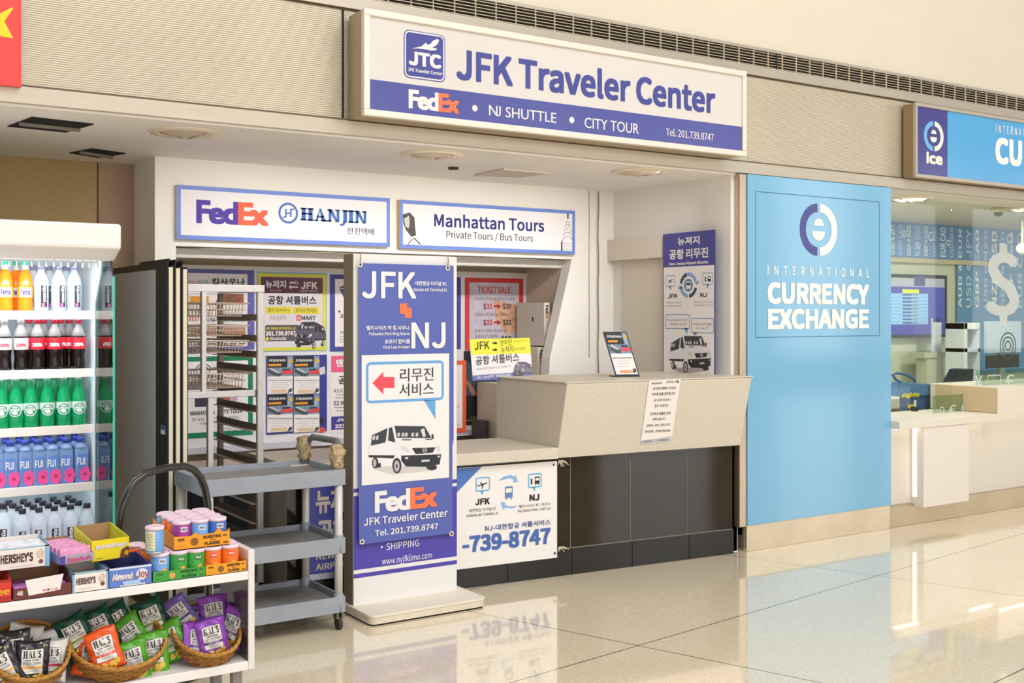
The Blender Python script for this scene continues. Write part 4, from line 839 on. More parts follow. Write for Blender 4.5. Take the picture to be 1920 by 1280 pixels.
# shuttle poster on the side wall
S = Sheet((4.99, 0, 0), (0, -1, 0))
t = thing('side_poster', 'tall narrow blue and white shuttle poster leaning on the white side wall', 'poster', (4.99, 5.6, 1.12))
S.slab(1243, 439, 1340.5, 700, .006, M('4a4a96', .5)); S.box(1243, 439, 1340.5, 700, M('4a4896', .4), .5); S.box(1244.5, 501.5, 1339.3, 698.5, M('f6f0ec', .4), 1); S.done('poster_sheet', t); S.auto = ('lettering', t)
S.text('뉴져지', 1270.7, 1312, 445, 460.5, WHITE, .03, 2); S.text('공항 리무진', 1255, 1328, 468, 487, WHITE, .03, 2); S.text('New Jersey Airport Shuttle', 1255, 1328, 492.5, 497.5, WHITE, .04, 2)
S.text('JFK', 1252.5, 1270.5, 551, 559, INK, .03, 2); S.text('NJ', 1313, 1325.5, 548.8, 557, INK, .03, 2); GT = M('8a7f7c', .5); S.text('대한항공 터미널 #1', 1249, 1279, 565.5, 569, GT, 0, 2); S.text('Korean Air Terminal #1', 1248, 1279, 571.8, 575, GT, 0, 2); S.text('팰리사이즈 팍 / 포트리', 1301.5, 1338, 564.8, 568, GT, 0, 2); S.text('Palisades Park / Fort Lee', 1302, 1337, 570.5, 573.2, GT, 0, 2)
S.text('King Spa(킹사우나)', 1251, 1289.5, 597, 602.5, M('6a5a5a', .5), 0, 2); S.text('Palisades Park 도착', 1256, 1287, 604.8, 609.5, M('5a5a66', .5), 0, 2); S.text('H-Mart(한아름)', 1300, 1334.5, 604.8, 611, M('8a4a4a', .5), 0, 2); S.text('Fort Lee 도착', 1305, 1329, 612.5, 617, M('5a5a66', .5), 0, 2); S.auto = None
SB = M('6a9cc8', .5); bubble(S, 1248, 516.5, 1265.5, 537.5, ((1254, 0), (1259, 0), (1258, 545)), SB, 1.3); S.done('icon', t); bubble(S, 1317, 511.5, 1336.5, 534, ((1325, 0), (1330, 0), (1325.5, 542)), SB, 1.3); S.done('icon', t); bubble(S, 1248, 589, 1293.5, 616, ((1282, 0), (1290, 0), (1288.5, 626)), SB, 1.4); S.done('speech_bubble', t); bubble(S, 1296.5, 596, 1338.5, 624, ((1300, 0), (1308, 0), (1301, 636)), SB, 1.4); S.done('speech_bubble', t)
plane_icon(S, 1257.5, 526.5, 5, INK, 2.5, -.8); S.done('icon', t); bus_icon(S, 1330, 523, 5, INK); S.box(1322, 519, 1324, 528, INK, 2.5); S.done('icon', t)
S.arc(1291, 534.5, 17, 24, 100, 170, M('3f5478', .5), 2); S.arc(1291, 534.5, 17, 24, 20, 95, M('8ab0dc', .5), 2); S.arc(1291, 534.5, 17, 24, 190, 265, M('8ab0dc', .5), 2); S.arc(1291, 534.5, 17, 24, 275, 345, M('3f5478', .5), 2)
S.poly([(1302, 528), (1312.5, 526.5), (1307, 535)], M('8ab0dc', .5), 2); S.poly([(1271, 542), (1281, 540), (1275.5, 533)], M('8ab0dc', .5), 2); S.ell(1291, 534.5, 12, M('5a8aa4', .5), 2); bus_icon(S, 1291, 535, 7.5, WHITE, 2.5, M('2a3c50', .5)); S.done('route_emblem', t)
van(S, 1255, 628, 1335, 700, ground='b0a6a2', l=2.2); S.done('van_picture', t)
# shipping cartons behind the bar, on a back cabinet
c0 = atY(990, 715, 6.66); zc = c0.z
t = thing('back_cabinet', 'pale low cabinet under the shipping cartons behind the bar', 'cabinet', (4.4, 6.6, 0))
mb = MB(); mb.box(4.22, 6.46, 0, 4.66, 6.83, zc - .002, M('c8bca8', .6)); mb.build('body', t)
def carton(lab, y0px, y1px, n, xo):
    X1 = 4.605; Z1 = atY(1010, y0px, 6.55).z; Z0 = atY(1010, y1px, 6.55).z; w_ = .052
    for k in range(n):
        xa = X1 - w_ * (n - k) ; t = thing('shipping_carton', lab[k], 'carton', (xa, 6.5, Z0), 'white shipping cartons')
        mb = MB(); mb.box(xa + .001, 6.47, Z0 + .0005, xa + w_ - .001, 6.82, Z1, M('e6ded0', .6)); mb.build('box', t, .003)
        S = Sheet((0, 6.469, 0), (0, 0, -1), (1, 0, 0)); S.ux = Vector((0, 0, -1)); S.uy = Vector((1, 0, 0)); S.n = Vector((0, -1, 0)); S.o = Vector((xa, 6.469, Z1))
        vs, fs = fitted('Fed', .02, .075, .014, .038, .05); S.mb.add([S.W(p[0], p[1], 1 + p.d) for p in vs], fs, M('2a2830', .5)); vs, fs = fitted('Ex', .077, .11, .014, .038, .05); S.mb.add([S.W(p[0], p[1], 1 + p.d) for p in vs], fs, M('d8603a', .5)); S.done('carton_print', t)
        if k == 0:
            mb = MB(); mb.box(xa, 6.6, (Z0 + Z1) / 2 + .02, xa + .0008, 6.62, (Z0 + Z1) / 2 + .05, M('4a463f', .6)); mb.build('side_mark', t)
carton(['single upright white shipping carton on top of the two others'], 567, 648, 1, 0)
carton(['lower white shipping carton next to the ticket poster', 'lower white shipping carton against the inner side wall'], 650, 714, 2, 0)
# ---------------------------------------------------------------- glass
def glass(h, fres=1.35, rough=.02, tint=.0):
    k = ('glass', h, fres, tint)
    if k in _M: return _M[k]
    m = bpy.data.materials.new('mat_glass'); m.use_nodes = True; nt = m.node_tree; nt.nodes.clear(); L = nt.links.new
    out = nt.nodes.new('ShaderNodeOutputMaterial'); tr = nt.nodes.new('ShaderNodeBsdfTransparent'); tr.inputs[0].default_value = lin(h)
    gl = nt.nodes.new('ShaderNodeBsdfGlossy'); gl.inputs['Roughness'].default_value = rough; fr = nt.nodes.new('ShaderNodeFresnel'); fr.inputs[0].default_value = fres; ge = nt.nodes.new('ShaderNodeNewGeometry'); mu = nt.nodes.new('ShaderNodeMath'); mu.operation = 'MULTIPLY'; iv = nt.nodes.new('ShaderNodeMath'); iv.operation = 'SUBTRACT'; iv.inputs[0].default_value = 1; L(ge.outputs['Backfacing'], iv.inputs[1]); L(fr.outputs[0], mu.inputs[0]); L(iv.outputs[0], mu.inputs[1])
    mx = nt.nodes.new('ShaderNodeMixShader'); L(mu.outputs[0], mx.inputs[0]); L(tr.outputs[0], mx.inputs[1]); L(gl.outputs[0], mx.inputs[2]); L(mx.outputs[0], out.inputs[0])
    _M[k] = m; return m

# ---------------------------------------------------------------- exchange counter and what stands behind its glass
t = thing('exchange_counter', 'cream stepped counter of the currency exchange with glowing ledges', 'counter', (7.6, 5.3, 0))
CC = M('ddd4c6', .4, var=.02, vs=3); LED = M('fffaf2', .5, emit=2.6)
xa, xb, xc, xd_ = 6.55, 6.83, 7.36, 7.70
mb = MB(); mb.box(xa, 5.10, 0, 9.5, 5.2, .15, M('bfae90', .3, metal=.6, var=.1, vs=3)); mb.build('plinth', t, .003)
mb = MB(); mb.box(xa, 5.13, .15, xd_, 5.5, .70, CC); mb.box(xd_, 5.13, .15, 9.5, 5.5, .86, CC); mb.build('front_panel', t, .003)
mb = MB(); mb.box(xb, 5.02, .13, xc, 5.14, .70, M('e6ddd2', .4)); mb.build('raised_panel', t, .003)
mb = MB(); mb.box(xa, 5.01, .70, xd_ + .02, 5.56, .755, M('e4dacb', .4)); mb.build('low_top', t, .003)
mb = MB(); mb.box(xd_, 5.01, .755, 9.5, 5.6, .955, M('e4dac9', .4)); mb.box(xd_ - .005, 5.012, .76, xd_, 5.55, .95, M('c9b190', .5)); mb.build('high_top', t, .003)
mb = MB(); mb.box(xa + .02, 5.05, .694, xb - .01, 5.09, .699, LED); mb.box(xc + .01, 5.05, .694, xd_, 5.09, .699, LED); mb.box(xd_ + .03, 5.05, .749, 9.4, 5.09, .754, LED); mb.build('led_strip', t)
mb = MB(); mb.box(xb - .006, 5.08, .2, xb - .001, 5.11, .69, M('fffaf2', .5, emit=.9)); mb.build('led_strip', t)  # glow strip added for the brightness on the raised panel's side
GL = glass('f4f8f4', 1.4); ETCH = M('dfe3de', .6, alpha=.62)
t = thing('counter_glass', 'tall clear counter glass with an etched dollar sign', 'glass screen', (7.6, 5.4, .76))
mb = MB(); mb.box(xa, 5.40, .757, xd_ - .01, 5.406, 2.38, GL); mb.box(xd_ - .004, 5.40, .957, 9.5, 5.406, 2.38, GL); mb.build('pane', t)
S = Sheet((0, 5.398, 0)); S.text('$', 1848, 1911, 454, 610, ETCH, .022, 1, bbox=True); S.done('dollar_etching', t)
for k in range(3): S.arc(1890, 648, 7 + 8 * k, 9.5 + 8 * k, 0, 360, M('3c464a', .5), 1, 30)
S.done('speak_hole_rings', t)
t = thing('low_glass', 'low greenish glass screen etched with currency signs on the high counter', 'glass screen', (8.2, 5.2, .957))
GG = glass('dcebe2', 1.5)
p = atY(1822, 742, 5.2); mb = MB(); mb.box(xd_ + .02, 5.2, .957, 9.4, 5.206, atY(1822, 694, 5.2).z, GG); mb.build('pane', t)
S = Sheet((0, 5.198, 0)); S.text('¥', 1828, 1842, 704, 729, ETCH, .01, 1, bbox=True); S.text('£', 1885, 1902, 702, 728, ETCH, .01, 1, bbox=True); S.frame(1851, 703, 1877, 727, 2, ETCH, 1, .02); S.done('currency_etching', t)
t = thing('deal_tray_glass', 'small greenish glass flap etched with a euro sign on the low counter', 'glass screen', (7.5, 5.3, .757))
a = atY(1750, 790, 5.3); b = atY(1821, 790, 5.3); mb = MB(); mb.box(a.x, 5.3, .757, b.x, 5.306, atY(1750, 742, 5.3).z, GG); mb.build('pane', t)
S = Sheet((0, 5.298, 0)); S.text('€', 1779, 1793, 759, 779, ETCH, .01, 1, bbox=True); S.text('£', 1801, 1814, 757, 777, ETCH, .01, 1, bbox=True); S.arc(1766, 769, 5, 7, 0, 360, ETCH, 1, 16); S.done('currency_etching', t)
# rear wall dressing
YR = 6.88; S = Sheet((0, YR, 0))
t = thing('currency_band', 'blue wall graphic band of currency codes behind the exchange glass', 'wall graphic', (9, YR, 2.0))
a0 = S.ab(1640, 415)[0]; z0 = S.ab(1665, 481)[1]; zt = 2.384
S.lpoly([(a0, z0), (13, z0), (13, zt), (a0, zt)], M('6f9fdc', .3, var=.15, vs=1.5), 0); c1 = S.ab(1794, 500)[0]; S.lpoly([(c1, .9), (13, .9), (13, z0), (c1, z0)], M('5f9ac6', .3, var=.1, vs=1.5), 0); S.done('blue_graphic', t)
codes = ['USD ¢ JPY', 'GBP CAD', 'USD ¤ NZD', 'NZD USD', 'GBP ¤ USD', 'CHF USD', 'EUR CAD', 'USD MXN', 'AUD ¢ EUR']
CW = [M('f0f6fa', .4), M('c0daf4', .4)]
for k in range(17):
    a = S.ab(1672 + k * 16, 440)[0]; long_ = k > 7; w_ = .085 if k % 3 == 0 else .055
    vs, fs = fitted(codes[k % 9], 0, 1, 0, 1, .02)
    zb = z0 + .02 - (.5 if long_ else 0); L_ = zt - zb - .02
    S.mb.add([S.W(a - (p_[1] - .5) * w_, zb + p_[0] * L_, 2 + p_.d) for p_ in vs], fs, CW[k % 2])
for x, y, q in ((1746, 443, 9), (1893, 448, 9), (1778, 455, 6), (1695, 438, 6), (1722, 460, 6)): S.arc(x, y, q - 2.5, q, 0, 360, CW[0], 2, 16)
S.done('code_lettering', t)
mb = MB(); a = S.ab(1660, 485)[1]; mb.box(a0, YR - .04, z0 - .05, S.ab(1865, 490)[0], YR, z0 - .005, M('c9bfa2', .4, metal=.3)); tag(mb.build('wall_rail'), 'pale metal rail under the blue currency band', 'rail')
t = thing('rate_screen', 'wall screen listing exchange rates, beside the tall blue panel', 'screen', (9, YR, 1.3))
S = Sheet((0, YR - .05, 0)); a0 = S.ab(1640, 514)[0]; a1 = S.ab(1776, 516)[0]; b1 = S.ab(1700, 514)[1]; b0 = S.ab(1700, 633)[1]
mb = MB(); mb.box(a0, YR - .05, b0, a1, YR - .002, b1, M('2a2c38', .3)); mb.build('case', t, .003)
SCN = M('3b3f9a', .2, emit=.55); S.box(1640, 519, 1771, 628, SCN, 1); S.box(1640, 519, 1771, 536, M('b8bccc', .2), 1.3); S.box(1714, 517, 1734, 536, M('44508c', .2), 1.6)
S.box(1640, 549, 1740, 608, M('86b6e0', .3, emit=.5), 1.5); S.box(1692, 542, 1723, 549, M('c8d820', .3, emit=.6), 2)
for k in range(9): S.box(1692, 551 + k * 6.6, 1709, 554 + k * 6.6, M('3a5a9a', .3, emit=.3), 2); S.box(1710, 551 + k * 6.6, 1721, 554 + k * 6.6, M('8a94a0', .3, emit=.3), 2); S.box(1640, 556 + k * 6.6, 1740, 556.8 + k * 6.6, M('5a86b8', .3, emit=.3), 2)
S.done('screen_face', t)
mb = MB(); p = atY(1758, 600, 6.66); q = atY(1765, 660, 6.66); mb.box(p.x - .07, 6.66, q.z, p.x + .06, 6.68, p.z + .02, M('dfe6ee', .3)); mb.box(p.x - .07, 6.658, p.z - .02, p.x + .06, 6.66, p.z + .021, M('3a4a8c', .3)); mb.box(p.x - .25, 6.62, q.z - .05, p.x + .1, 6.8, q.z, M('c9cbb8', .5)); mb.box(p.x - .2, 6.63, 0, p.x + .05, 6.75, q.z - .05, M('c9cbb8', .5)); tag(mb.build('leaflet_stand'), 'narrow leaflet stand in front of the rate screen', 'leaflet stand')
t = thing('white_monitor', 'white-faced monitor seen behind the etched dollar glass', 'monitor', (9, 6.2, .9))
p = atY(1852, 602, 6.2); q = atY(1915, 660, 6.2); mb = MB(); mb.box(p.x, 6.2, q.z, q.x, 6.24, p.z, M('b9cbdc', .3)); mb.box((p.x + q.x) / 2 - .04, 6.22, .80, (p.x + q.x) / 2 + .04, 6.26, q.z, M('b8bcc0', .4)); mb.build('screen', t, .004)
mb = MB(); mb.box(p.x - .02, 6.19, q.z - .14, q.x - .05, 6.21, q.z - .02, M('3c3f3a', .6, var=.4, vs=60)); mb.build('keypad', t)
t = thing('cash_machine', 'white banknote machine frame on the teller desk behind the glass', 'machine', (8.4, 6.3, .8))
p = atY(1808, 605, 6.3); q = atY(1838, 700, 6.3); mb = MB(); mb.box(p.x, 6.3, .8, p.x + .05, 6.5, p.z, M('dfe4ea', .4)); mb.box(q.x - .03, 6.3, .8, q.x, 6.5, p.z - .05, M('dfe4ea', .4)); mb.box(p.x, 6.3, p.z - .06, q.x, 6.5, p.z, M('f0f2f4', .4)); mb.box(p.x, 6.3, q.z + .2, q.x, 6.5, q.z + .24, M('cfd6de', .4)); mb.build('frame', t, .003)
mb = MB(); mb.box(6.6, 6.0, .72, 11, 6.6, .80, M('d9d2bd', .5)); mb.box(6.6, 6.05, 0, 11, 6.55, .72, M('cfc8b2', .6)); tag(mb.build('teller_desk'), 'pale teller desk running behind the exchange glass', 'desk')
t = thing('black_console', 'black slanted console on the teller desk', 'console', (8, 6.05, .8))
P = [atY(x, y, 6.05) for x, y in ((1793, 738), (1823, 738), (1826, 690), (1817, 692))]; zo = .801 - P[0].z
mb = MB(); mb.ext([p + UP * zo for p in P], (0, .2, 0), M('22242c', .4)); mb.build('body', t, .004)
t = thing('shopping_bag', 'blue shopping bag with yellow lettering standing behind the counter glass', 'bag', (7.4, 5.8, .8))
BY = 5.62; P = [atY(x, y, BY) for x, y in ((1684, 743), (1758, 741), (1753, 720), (1692, 716))]; zo = 0
P2 = [atY(x, y, BY + .03) for x, y in ((1702, 788), (1752, 786), (1756, 741), (1702, 743))]
mb = MB(); mb.ext(P, (0, .1, 0), M('4f7fb2', .4, bump=.2)); mb.ext(P2, (0, .08, 0), M('44699c', .4, bump=.2)); mb.build('bag_body', t, .006)
S = Sheet((0, BY - .002, 0)); S.text('sights', 1690, 1724, 737, 745, M('ecd820', .5), .05, 1); S.text('sights', 1702, 1718, 757, 765, M('ecd820', .5), .06, 1); S.box(1703, 776, 1735, 781, M('c04a5a', .5), 1); S.done('bag_print', t)
mb = MB(); H_ = [(1686, 742), (1692, 718), (1680, 712), (1674, 703), (1682, 699), (1695, 701), (1708, 706), (1715, 712), (1716, 720)]; mb.tube([atY(x, y, BY + .02) for x, y in H_], .012, M('3d6292', .5), 8); mb.build('bag_handle', t)
t = thing('handle_rod', 'thin white stand with a black foot beside the blue bag', 'stand', (7.3, 5.5, .76))
p = atY(1717, 750, 5.49); q = atY(1717, 783, 5.49); mb = MB(); mb.box(p.x - .008, 5.49, .79, p.x + .008, 5.5, p.z, M('ece8e4', .4)); mb.build('rod', t); mb = MB(); mb.box(p.x - .02, 5.48, .757, p.x + .02, 5.52, .79, M('1c1c20', .5)); mb.build('foot', t)
mb = MB(); mb.box(6.57, 5.565, 0, 7.68, 5.95, .652, M('d9d2bd', .5)); tag(mb.build('inner_shelf'), 'pale inner shelf behind the low counter glass', 'shelf')

# ---------------------------------------------------------------- open drinks cooler
FX1 = 1.26; YSH = 5.445
t = thing('drinks_cooler', 'white open-front drinks cooler with lit shelves behind the snack shelf', 'cooler', (.7, 5.5, 0))
FW = M('f0ebe6', .35); FWL = M('e9eef0', .3)
p = atY(228, 420, 5.05); q = atY(228, 475, 5.05); hx = p.x; hz1 = p.z; hz0 = q.z
mb = MB(); mb.ext([(-.9, 5.05, hz0 + .02), (-.9, 5.05, hz1), (-.9, 5.95, hz1), (-.9, 5.95, hz0), (-.9, 5.16, hz0 - .03)], (hx + .9, 0, 0), FW); mb.build('header', t, .012)
mb = MB(); mb.box(-.9, 5.93, .1, FX1, 5.97, hz0, M('e3ecf2', .4)); mb.build('back_panel', t)
mb = MB(); mb.ext([(FX1 - .004, YSH - .02, .35), (FX1 - .004, 5.93, .35), (FX1 - .004, 5.93, hz0), (FX1 - .004, 5.30, hz0), (FX1 - .004, 5.34, hz0 - .1), (FX1 - .004, YSH - .02, hz0 - .22)], (.02, 0, 0), M('dfe8ea', .3)); mb.build('end_liner', t)
mb = MB(); mb.ext([(FX1, 5.10, .35), (FX1, YSH - .02, .35), (FX1, YSH - .02, hz0 - .02), (FX1, 5.16, hz0 - .02), (FX1, 5.10, hz0 - .1)], (.008, 0, 0), glass('a9bcb6', 1.9)); mb.build('glass_end', t)
mb = MB(); mb.box(FX1, 5.096, .35, FX1 + .009, 5.10, hz0 - .1, M('2fb596', .2, emit=.12)); mb.build('glass_edge', t)
mb = MB(); mb.box(-.9, 5.2, 0, FX1 + .01, 5.97, .34, FW); mb.box(-.9, 5.08, .02, FX1 + .01, 5.2, .46, FW); mb.build('base', t, .01)
mb = MB(); mb.box(-.9, 5.2, hz0 - .035, FX1 - .03, 5.24, hz0 - .03, M('e8f6ff', .4, emit=8)); mb.build('led_strip', t)
mb = MB()
for k in range(60): mb.box(FX1 - .05 - k * .03, 5.17, hz0 - .06, FX1 - .045 - k * .03, 5.19, hz0 - .02, M('d9e2ea', .4))
mb.box(FX1 - 1.83, 5.171, hz0 - .04, FX1 - .045, 5.175, hz0 - .03, M('d9e2ea', .4)); mb.build('air_grille', t)
ZS = [atY(168, y, YSH).z for y in (584, 692, 797, 905)]
for zz in ZS:
    mb = MB(); mb.box(-.9, YSH + .012, zz - .012, FX1 - .008, 5.93, zz, M('e6edf0', .3)); mb.build('shelf', t)
    mb = MB(); mb.box(-.9, YSH, zz - .036, FX1 - .004, YSH + .012, zz + .004, M('ebdfd6', .4)); mb.build('price_rail', t, .002)
    mb = MB(); mb.box(-.9, YSH + .03, zz - .017, FX1 - .03, YSH + .045, zz - .0125, M('e8f6ff', .4, emit=10)); mb.build('shelf_led', t)
ZD = .44
mb = MB(); mb.box(-.9, 5.2, ZD - .03, FX1 - .008, 5.93, ZD, M('e6edf0', .3)); mb.build('shelf', t)
lamp('cooler_lamp', (.6, 5.17, hz0 - .06), (R(35), 0, 0), 1.3, 11, (.9, .96, 1), 'RECTANGLE', .05)

# bottles: body mesh is the thing; cap, label and print are its parts
def cyl_text(mb, body, r, z0, z1, ang, wd, m, bold=.02, vertical=False, c=(0, 0)):
    vs, fs = fitted(body, 0, 1, 0, 1, bold, bbox=vertical or None); o = []
    for pt in vs:
        x, y = pt
        if vertical: a = ang + (y - .5) * -wd; z = z0 + x * (z1 - z0)
        else: a = ang + (x - .5) * wd; z = z0 + y * (z1 - z0)
        rr = r + .0004 * pt.d; o.append((c[0] + rr * math.cos(a), c[1] + rr * math.sin(a), z))
    mb.add(o, fs, m)
def cyl_patch(mb, r, z0, z1, a0, a1, m, n=10):
    vs = []; 
    for j in range(n + 1): a = a0 + (a1 - a0) * j / n; vs += [(r * math.cos(a), r * math.sin(a), z0), (r * math.cos(a), r * math.sin(a), z1)]
    mb.add(vs, [[2 * j, 2 * j + 2, 2 * j + 3, 2 * j + 1] for j in range(n)], m, True)
FACE = R(-97)
WAT = M('e6eef8', .06, alpha=.38); FIJ = M('94b6ea', .1, alpha=.6); 
def proto(kind):
    mb = MB(); parts = []
    if kind == 'orange':
        mb.lathe([(.027, 0), (.032, .006), (.033, .03), (.031, .07), (.033, .10), (.032, .135), (.026, .165), (.016, .19)], M('ff8418', .15, var=.15, vs=20), n=20); mb.lathe([(.016, .19), (.0135, .2), (.0135, .213)], M('e8e6e2', .2, alpha=.7), n=20)
        c = MB(); c.lathe([(.0145, .212), (.0145, .232), (.013, .234)], M('2fc39a', .35)); parts.append(('cap', c))
        c = MB(); c.lathe([(.0335, .062), (.0338, .112)], M('ff9a28', .35), cap=False); cyl_patch(c, .0341, .066, .108, FACE - .75, FACE + .75, M('f4eef0', .4)); cyl_text(c, 'Fanta', .0345, .076, .1, FACE, 1.2, M('4a3a98', .4), .06); parts.append(('label_wrap', c))
    elif kind in ('cola', 'diet'):
        mb.lathe([(.026, 0), (.031, .005), (.031, .02), (.028, .06), (.0315, .095), (.0325, .13), (.031, .155)], M('190d0b', .08), n=20); mb.lathe([(.031, .155), (.024, .18), (.0145, .202), (.0135, .215)], M('cfc8c6', .08, alpha=.42), n=20)
        c = MB(); c.lathe([(.0148, .213), (.0148, .23), (.013, .232)], M('e0304a' if kind == 'cola' else 'd8d4d6', .35)); parts.append(('cap', c))
        c = MB(); c.lathe([(.0322, .095), (.0332, .104), (.0332, .138), (.0325, .148)], M('e0283c' if kind == 'cola' else 'cfc6c6', .35), cap=False); cyl_text(c, '100%', .0337, .108, .124, FACE, 1.3, WHITE if kind == 'cola' else M('d84a62', .4), .05); parts.append(('label_wrap', c))
    elif kind == 'green':
        G = M('16a868', .05, var=.15, alpha=.82); mb.lathe([(.028, 0), (.033, .01), (.0345, .05), (.034, .10), (.027, .15), (.017, .19), (.013, .205), (.013, .218)], G, n=20)
        c = MB(); c.lathe([(.0145, .216), (.0145, .232), (.012, .234)], M('c8e8d8', .35)); parts.append(('cap', c))
        c = MB(); c.lathe([(.0352, .082), (.0335, .112)], M('c2dcd0', .35), cap=False)
        n = 22
        for rr, mm, dr in ((.030, M('e4efe8', .4), 0), (.0255, M('128c58', .4), .0004), (.021, M('e0ece6', .4), .0008)):
            vs = [(( .0362 + dr) * math.cos(FACE + rr * math.cos(6.2832 * k / n) / .036), (.0362 + dr) * math.sin(FACE + rr * math.cos(6.2832 * k / n) / .036), .082 + rr * .95 * math.sin(6.2832 * k / n)) for k in range(n)]
            ctr = ((.0362 + dr) * math.cos(FACE), (.0362 + dr) * math.sin(FACE), .082); c.add(vs + [ctr], [[k, (k + 1) % n, n] for k in range(n)], mm)
        vs = [(.0374 * math.cos(FACE + .02 * math.cos(6.2832 * k / n) / .036), .0374 * math.sin(FACE + .02 * math.cos(6.2832 * k / n) / .036), .074 + .009 * math.sin(6.2832 * k / n)) for k in range(n)]
        c.add(vs, [list(range(n))], M('1a9a62', .4)); cyl_text(c, 'perrier', .0374, .089, .096, FACE, .9, M('2a6a52', .4), .02); parts.append(('label_wrap', c))
    elif kind == 'square':
        mb.ext([(x, y, 0) for x, y in rounded(-.031, -.031, .031, .031, .013, 4)], (0, 0, .16), FIJ); mb.lathe([(.034, .16), (.026, .176), (.0135, .186), (.0135, .193)], M('9ab4e2', .1, alpha=.7), n=16)
        c = MB(); c.lathe([(.0165, .190), (.0165, .209), (.015, .211)], M('3f55b8', .35)); parts.append(('cap', c))
        c = MB(); S = Loc(Vector((0, -.0316, 0)), (1, 0, 0)); S.x0, S.w, S.y1, S.h = -.029, .058, .155, .15; S.mb = c
        S.box(.2, .14, .8, .98, M('6286d2', .4, var=.2), 1); S.text('FIJI', .12, .72, .24, .46, WHITE, .03, 2)
        PK = M('f0509a', .4, var=.15)
        for k in range(5): S.ell(.72 + .17 * math.cos(k * 1.257), .76 + .13 * math.sin(k * 1.257), .11, PK, 2.3 + k * .2, 12)
        S.ell(.72, .76, .05, M('c03040', .4), 4, 10); parts.append(('label_wrap', c))
    else:
        k = 1.14 if kind == 'tall' else 1.0
        mb.lathe([(.028, 0), (.033, .006), (.033, .13 * k), (.029, .155 * k), (.018, .178 * k), (.0135, .188 * k), (.0135, .195 * k)], WAT, n=20)
        c = MB(); c.lathe([(.0155, .193 * k), (.0155, .212 * k), (.014, .214 * k)], M('2a2a32' if kind != 'clear' else '8a8aa8', .35)); parts.append(('cap', c))
        c = MB(); a0 = FACE + (.35 if kind == 'clear' else 0); cyl_patch(c, .0335, .02, .12 * k, a0 - .42, a0 + .42, M('2c2c34', .4)); cyl_text(c, 'essentia', .0339, .042, .117 * k, a0, .5, M('e8e8ec', .4), .03, True); cyl_patch(c, .0339, .022, .038, a0 - .3, a0 + .1, M('d870a8', .4)); parts.append(('label_wrap', c))
    return mb, parts
PR = {}
def bottle(kind, name, lab, group, x, y, z, rz=0):
    if kind not in PR:
        mb, parts = proto(kind); PR[kind] = (mb.mesh(name), [(n, p.mesh(n)) for n, p in parts])
    me, pts = PR[kind]
    o = bpy.data.objects.new(name, me); COL.objects.link(o); o.location = (x, y, z + .0005); o.rotation_euler.z = rz; tag(o, lab, 'bottle', group)
    for n, pm in pts: c = bpy.data.objects.new(n, pm); COL.objects.link(c); c.parent = o
SHN = ['top', 'second', 'third', 'fourth', 'bottom']
def row(kind, name, desc, group, shelf, xs, Y, rowname, z):
    for k, px in enumerate(xs):
        p = atY(px, 700, Y); bottle(kind, name, f'{desc}, {ORD[k]} from glass end, {rowname} row, {shelf} shelf', group, p.x, Y, z, random.uniform(-.12, .12))
zt = ZS[0]
row('orange', 'soda_bottle', 'orange soda bottle with teal cap', 'orange soda bottles', 'top', (47, 10, -28), 5.49, 'front', zt); row('orange', 'soda_bottle', 'orange soda bottle with teal cap', 'orange soda bottles', 'top', (30, -5), 5.57, 'second', zt)
row('clear', 'water_bottle', 'clear water bottle with grey cap', 'clear water bottles on the top shelf', 'top', (139, 110, 77), 5.49, 'front', zt); row('clear', 'water_bottle', 'clear water bottle with grey cap', 'clear water bottles on the top shelf', 'top', (124, 92, 62), 5.60, 'second', zt)
zt = ZS[1]
row('cola', 'cola_bottle', 'dark cola bottle with red label', 'cola bottles', 'second', (147, 102, 70), 5.49, 'front', zt); row('diet', 'cola_bottle', 'dark cola bottle with silver label', 'cola bottles', 'second', (39, 8), 5.49, 'front', zt); row('cola', 'cola_bottle', 'dark cola bottle with red label', 'cola bottles', 'second', (130, 114, 82, 54), 5.58, 'second', zt)
zt = ZS[2]
row('green', 'sparkling_water_bottle', 'green sparkling water bottle', 'green bottles', 'third', (147, 119, 88, 57, 29, 1), 5.49, 'front', zt); row('green', 'sparkling_water_bottle', 'green sparkling water bottle', 'green bottles', 'third', (132, 102, 73, 43, 13), 5.58, 'second', zt)
zt = ZS[3]
row('square', 'square_water_bottle', 'square blue water bottle with pink flower', 'square blue bottles', 'fourth', (151, 123, 97, 71, 46, 19, -8), 5.49, 'front', zt)
for r_, Y in (('second', 5.58), ('third', 5.67)): row('square', 'square_water_bottle', 'square blue water bottle with pink flower', 'square blue bottles', 'fourth', [140 - 26 * k for k in range(6)], Y, r_, zt)
row('black', 'water_bottle', 'clear water bottle with black cap', 'black-capped water bottles', 'bottom', (163, 132, 102, 73, 42), 5.25, 'front', ZD)
row('tall', 'water_bottle', 'taller clear water bottle with black cap', 'tall water bottles', 'bottom', (5,), 5.26, 'front', ZD)
for r_, Y, sh in (('second', 5.34, 147), ('third', 5.43, 136), ('fourth', 5.52, 128)): row('black', 'water_bottle', 'clear water bottle with black cap', 'black-capped water bottles', 'bottom', [sh - 28 * k for k in range(6)], Y, r_, ZD)
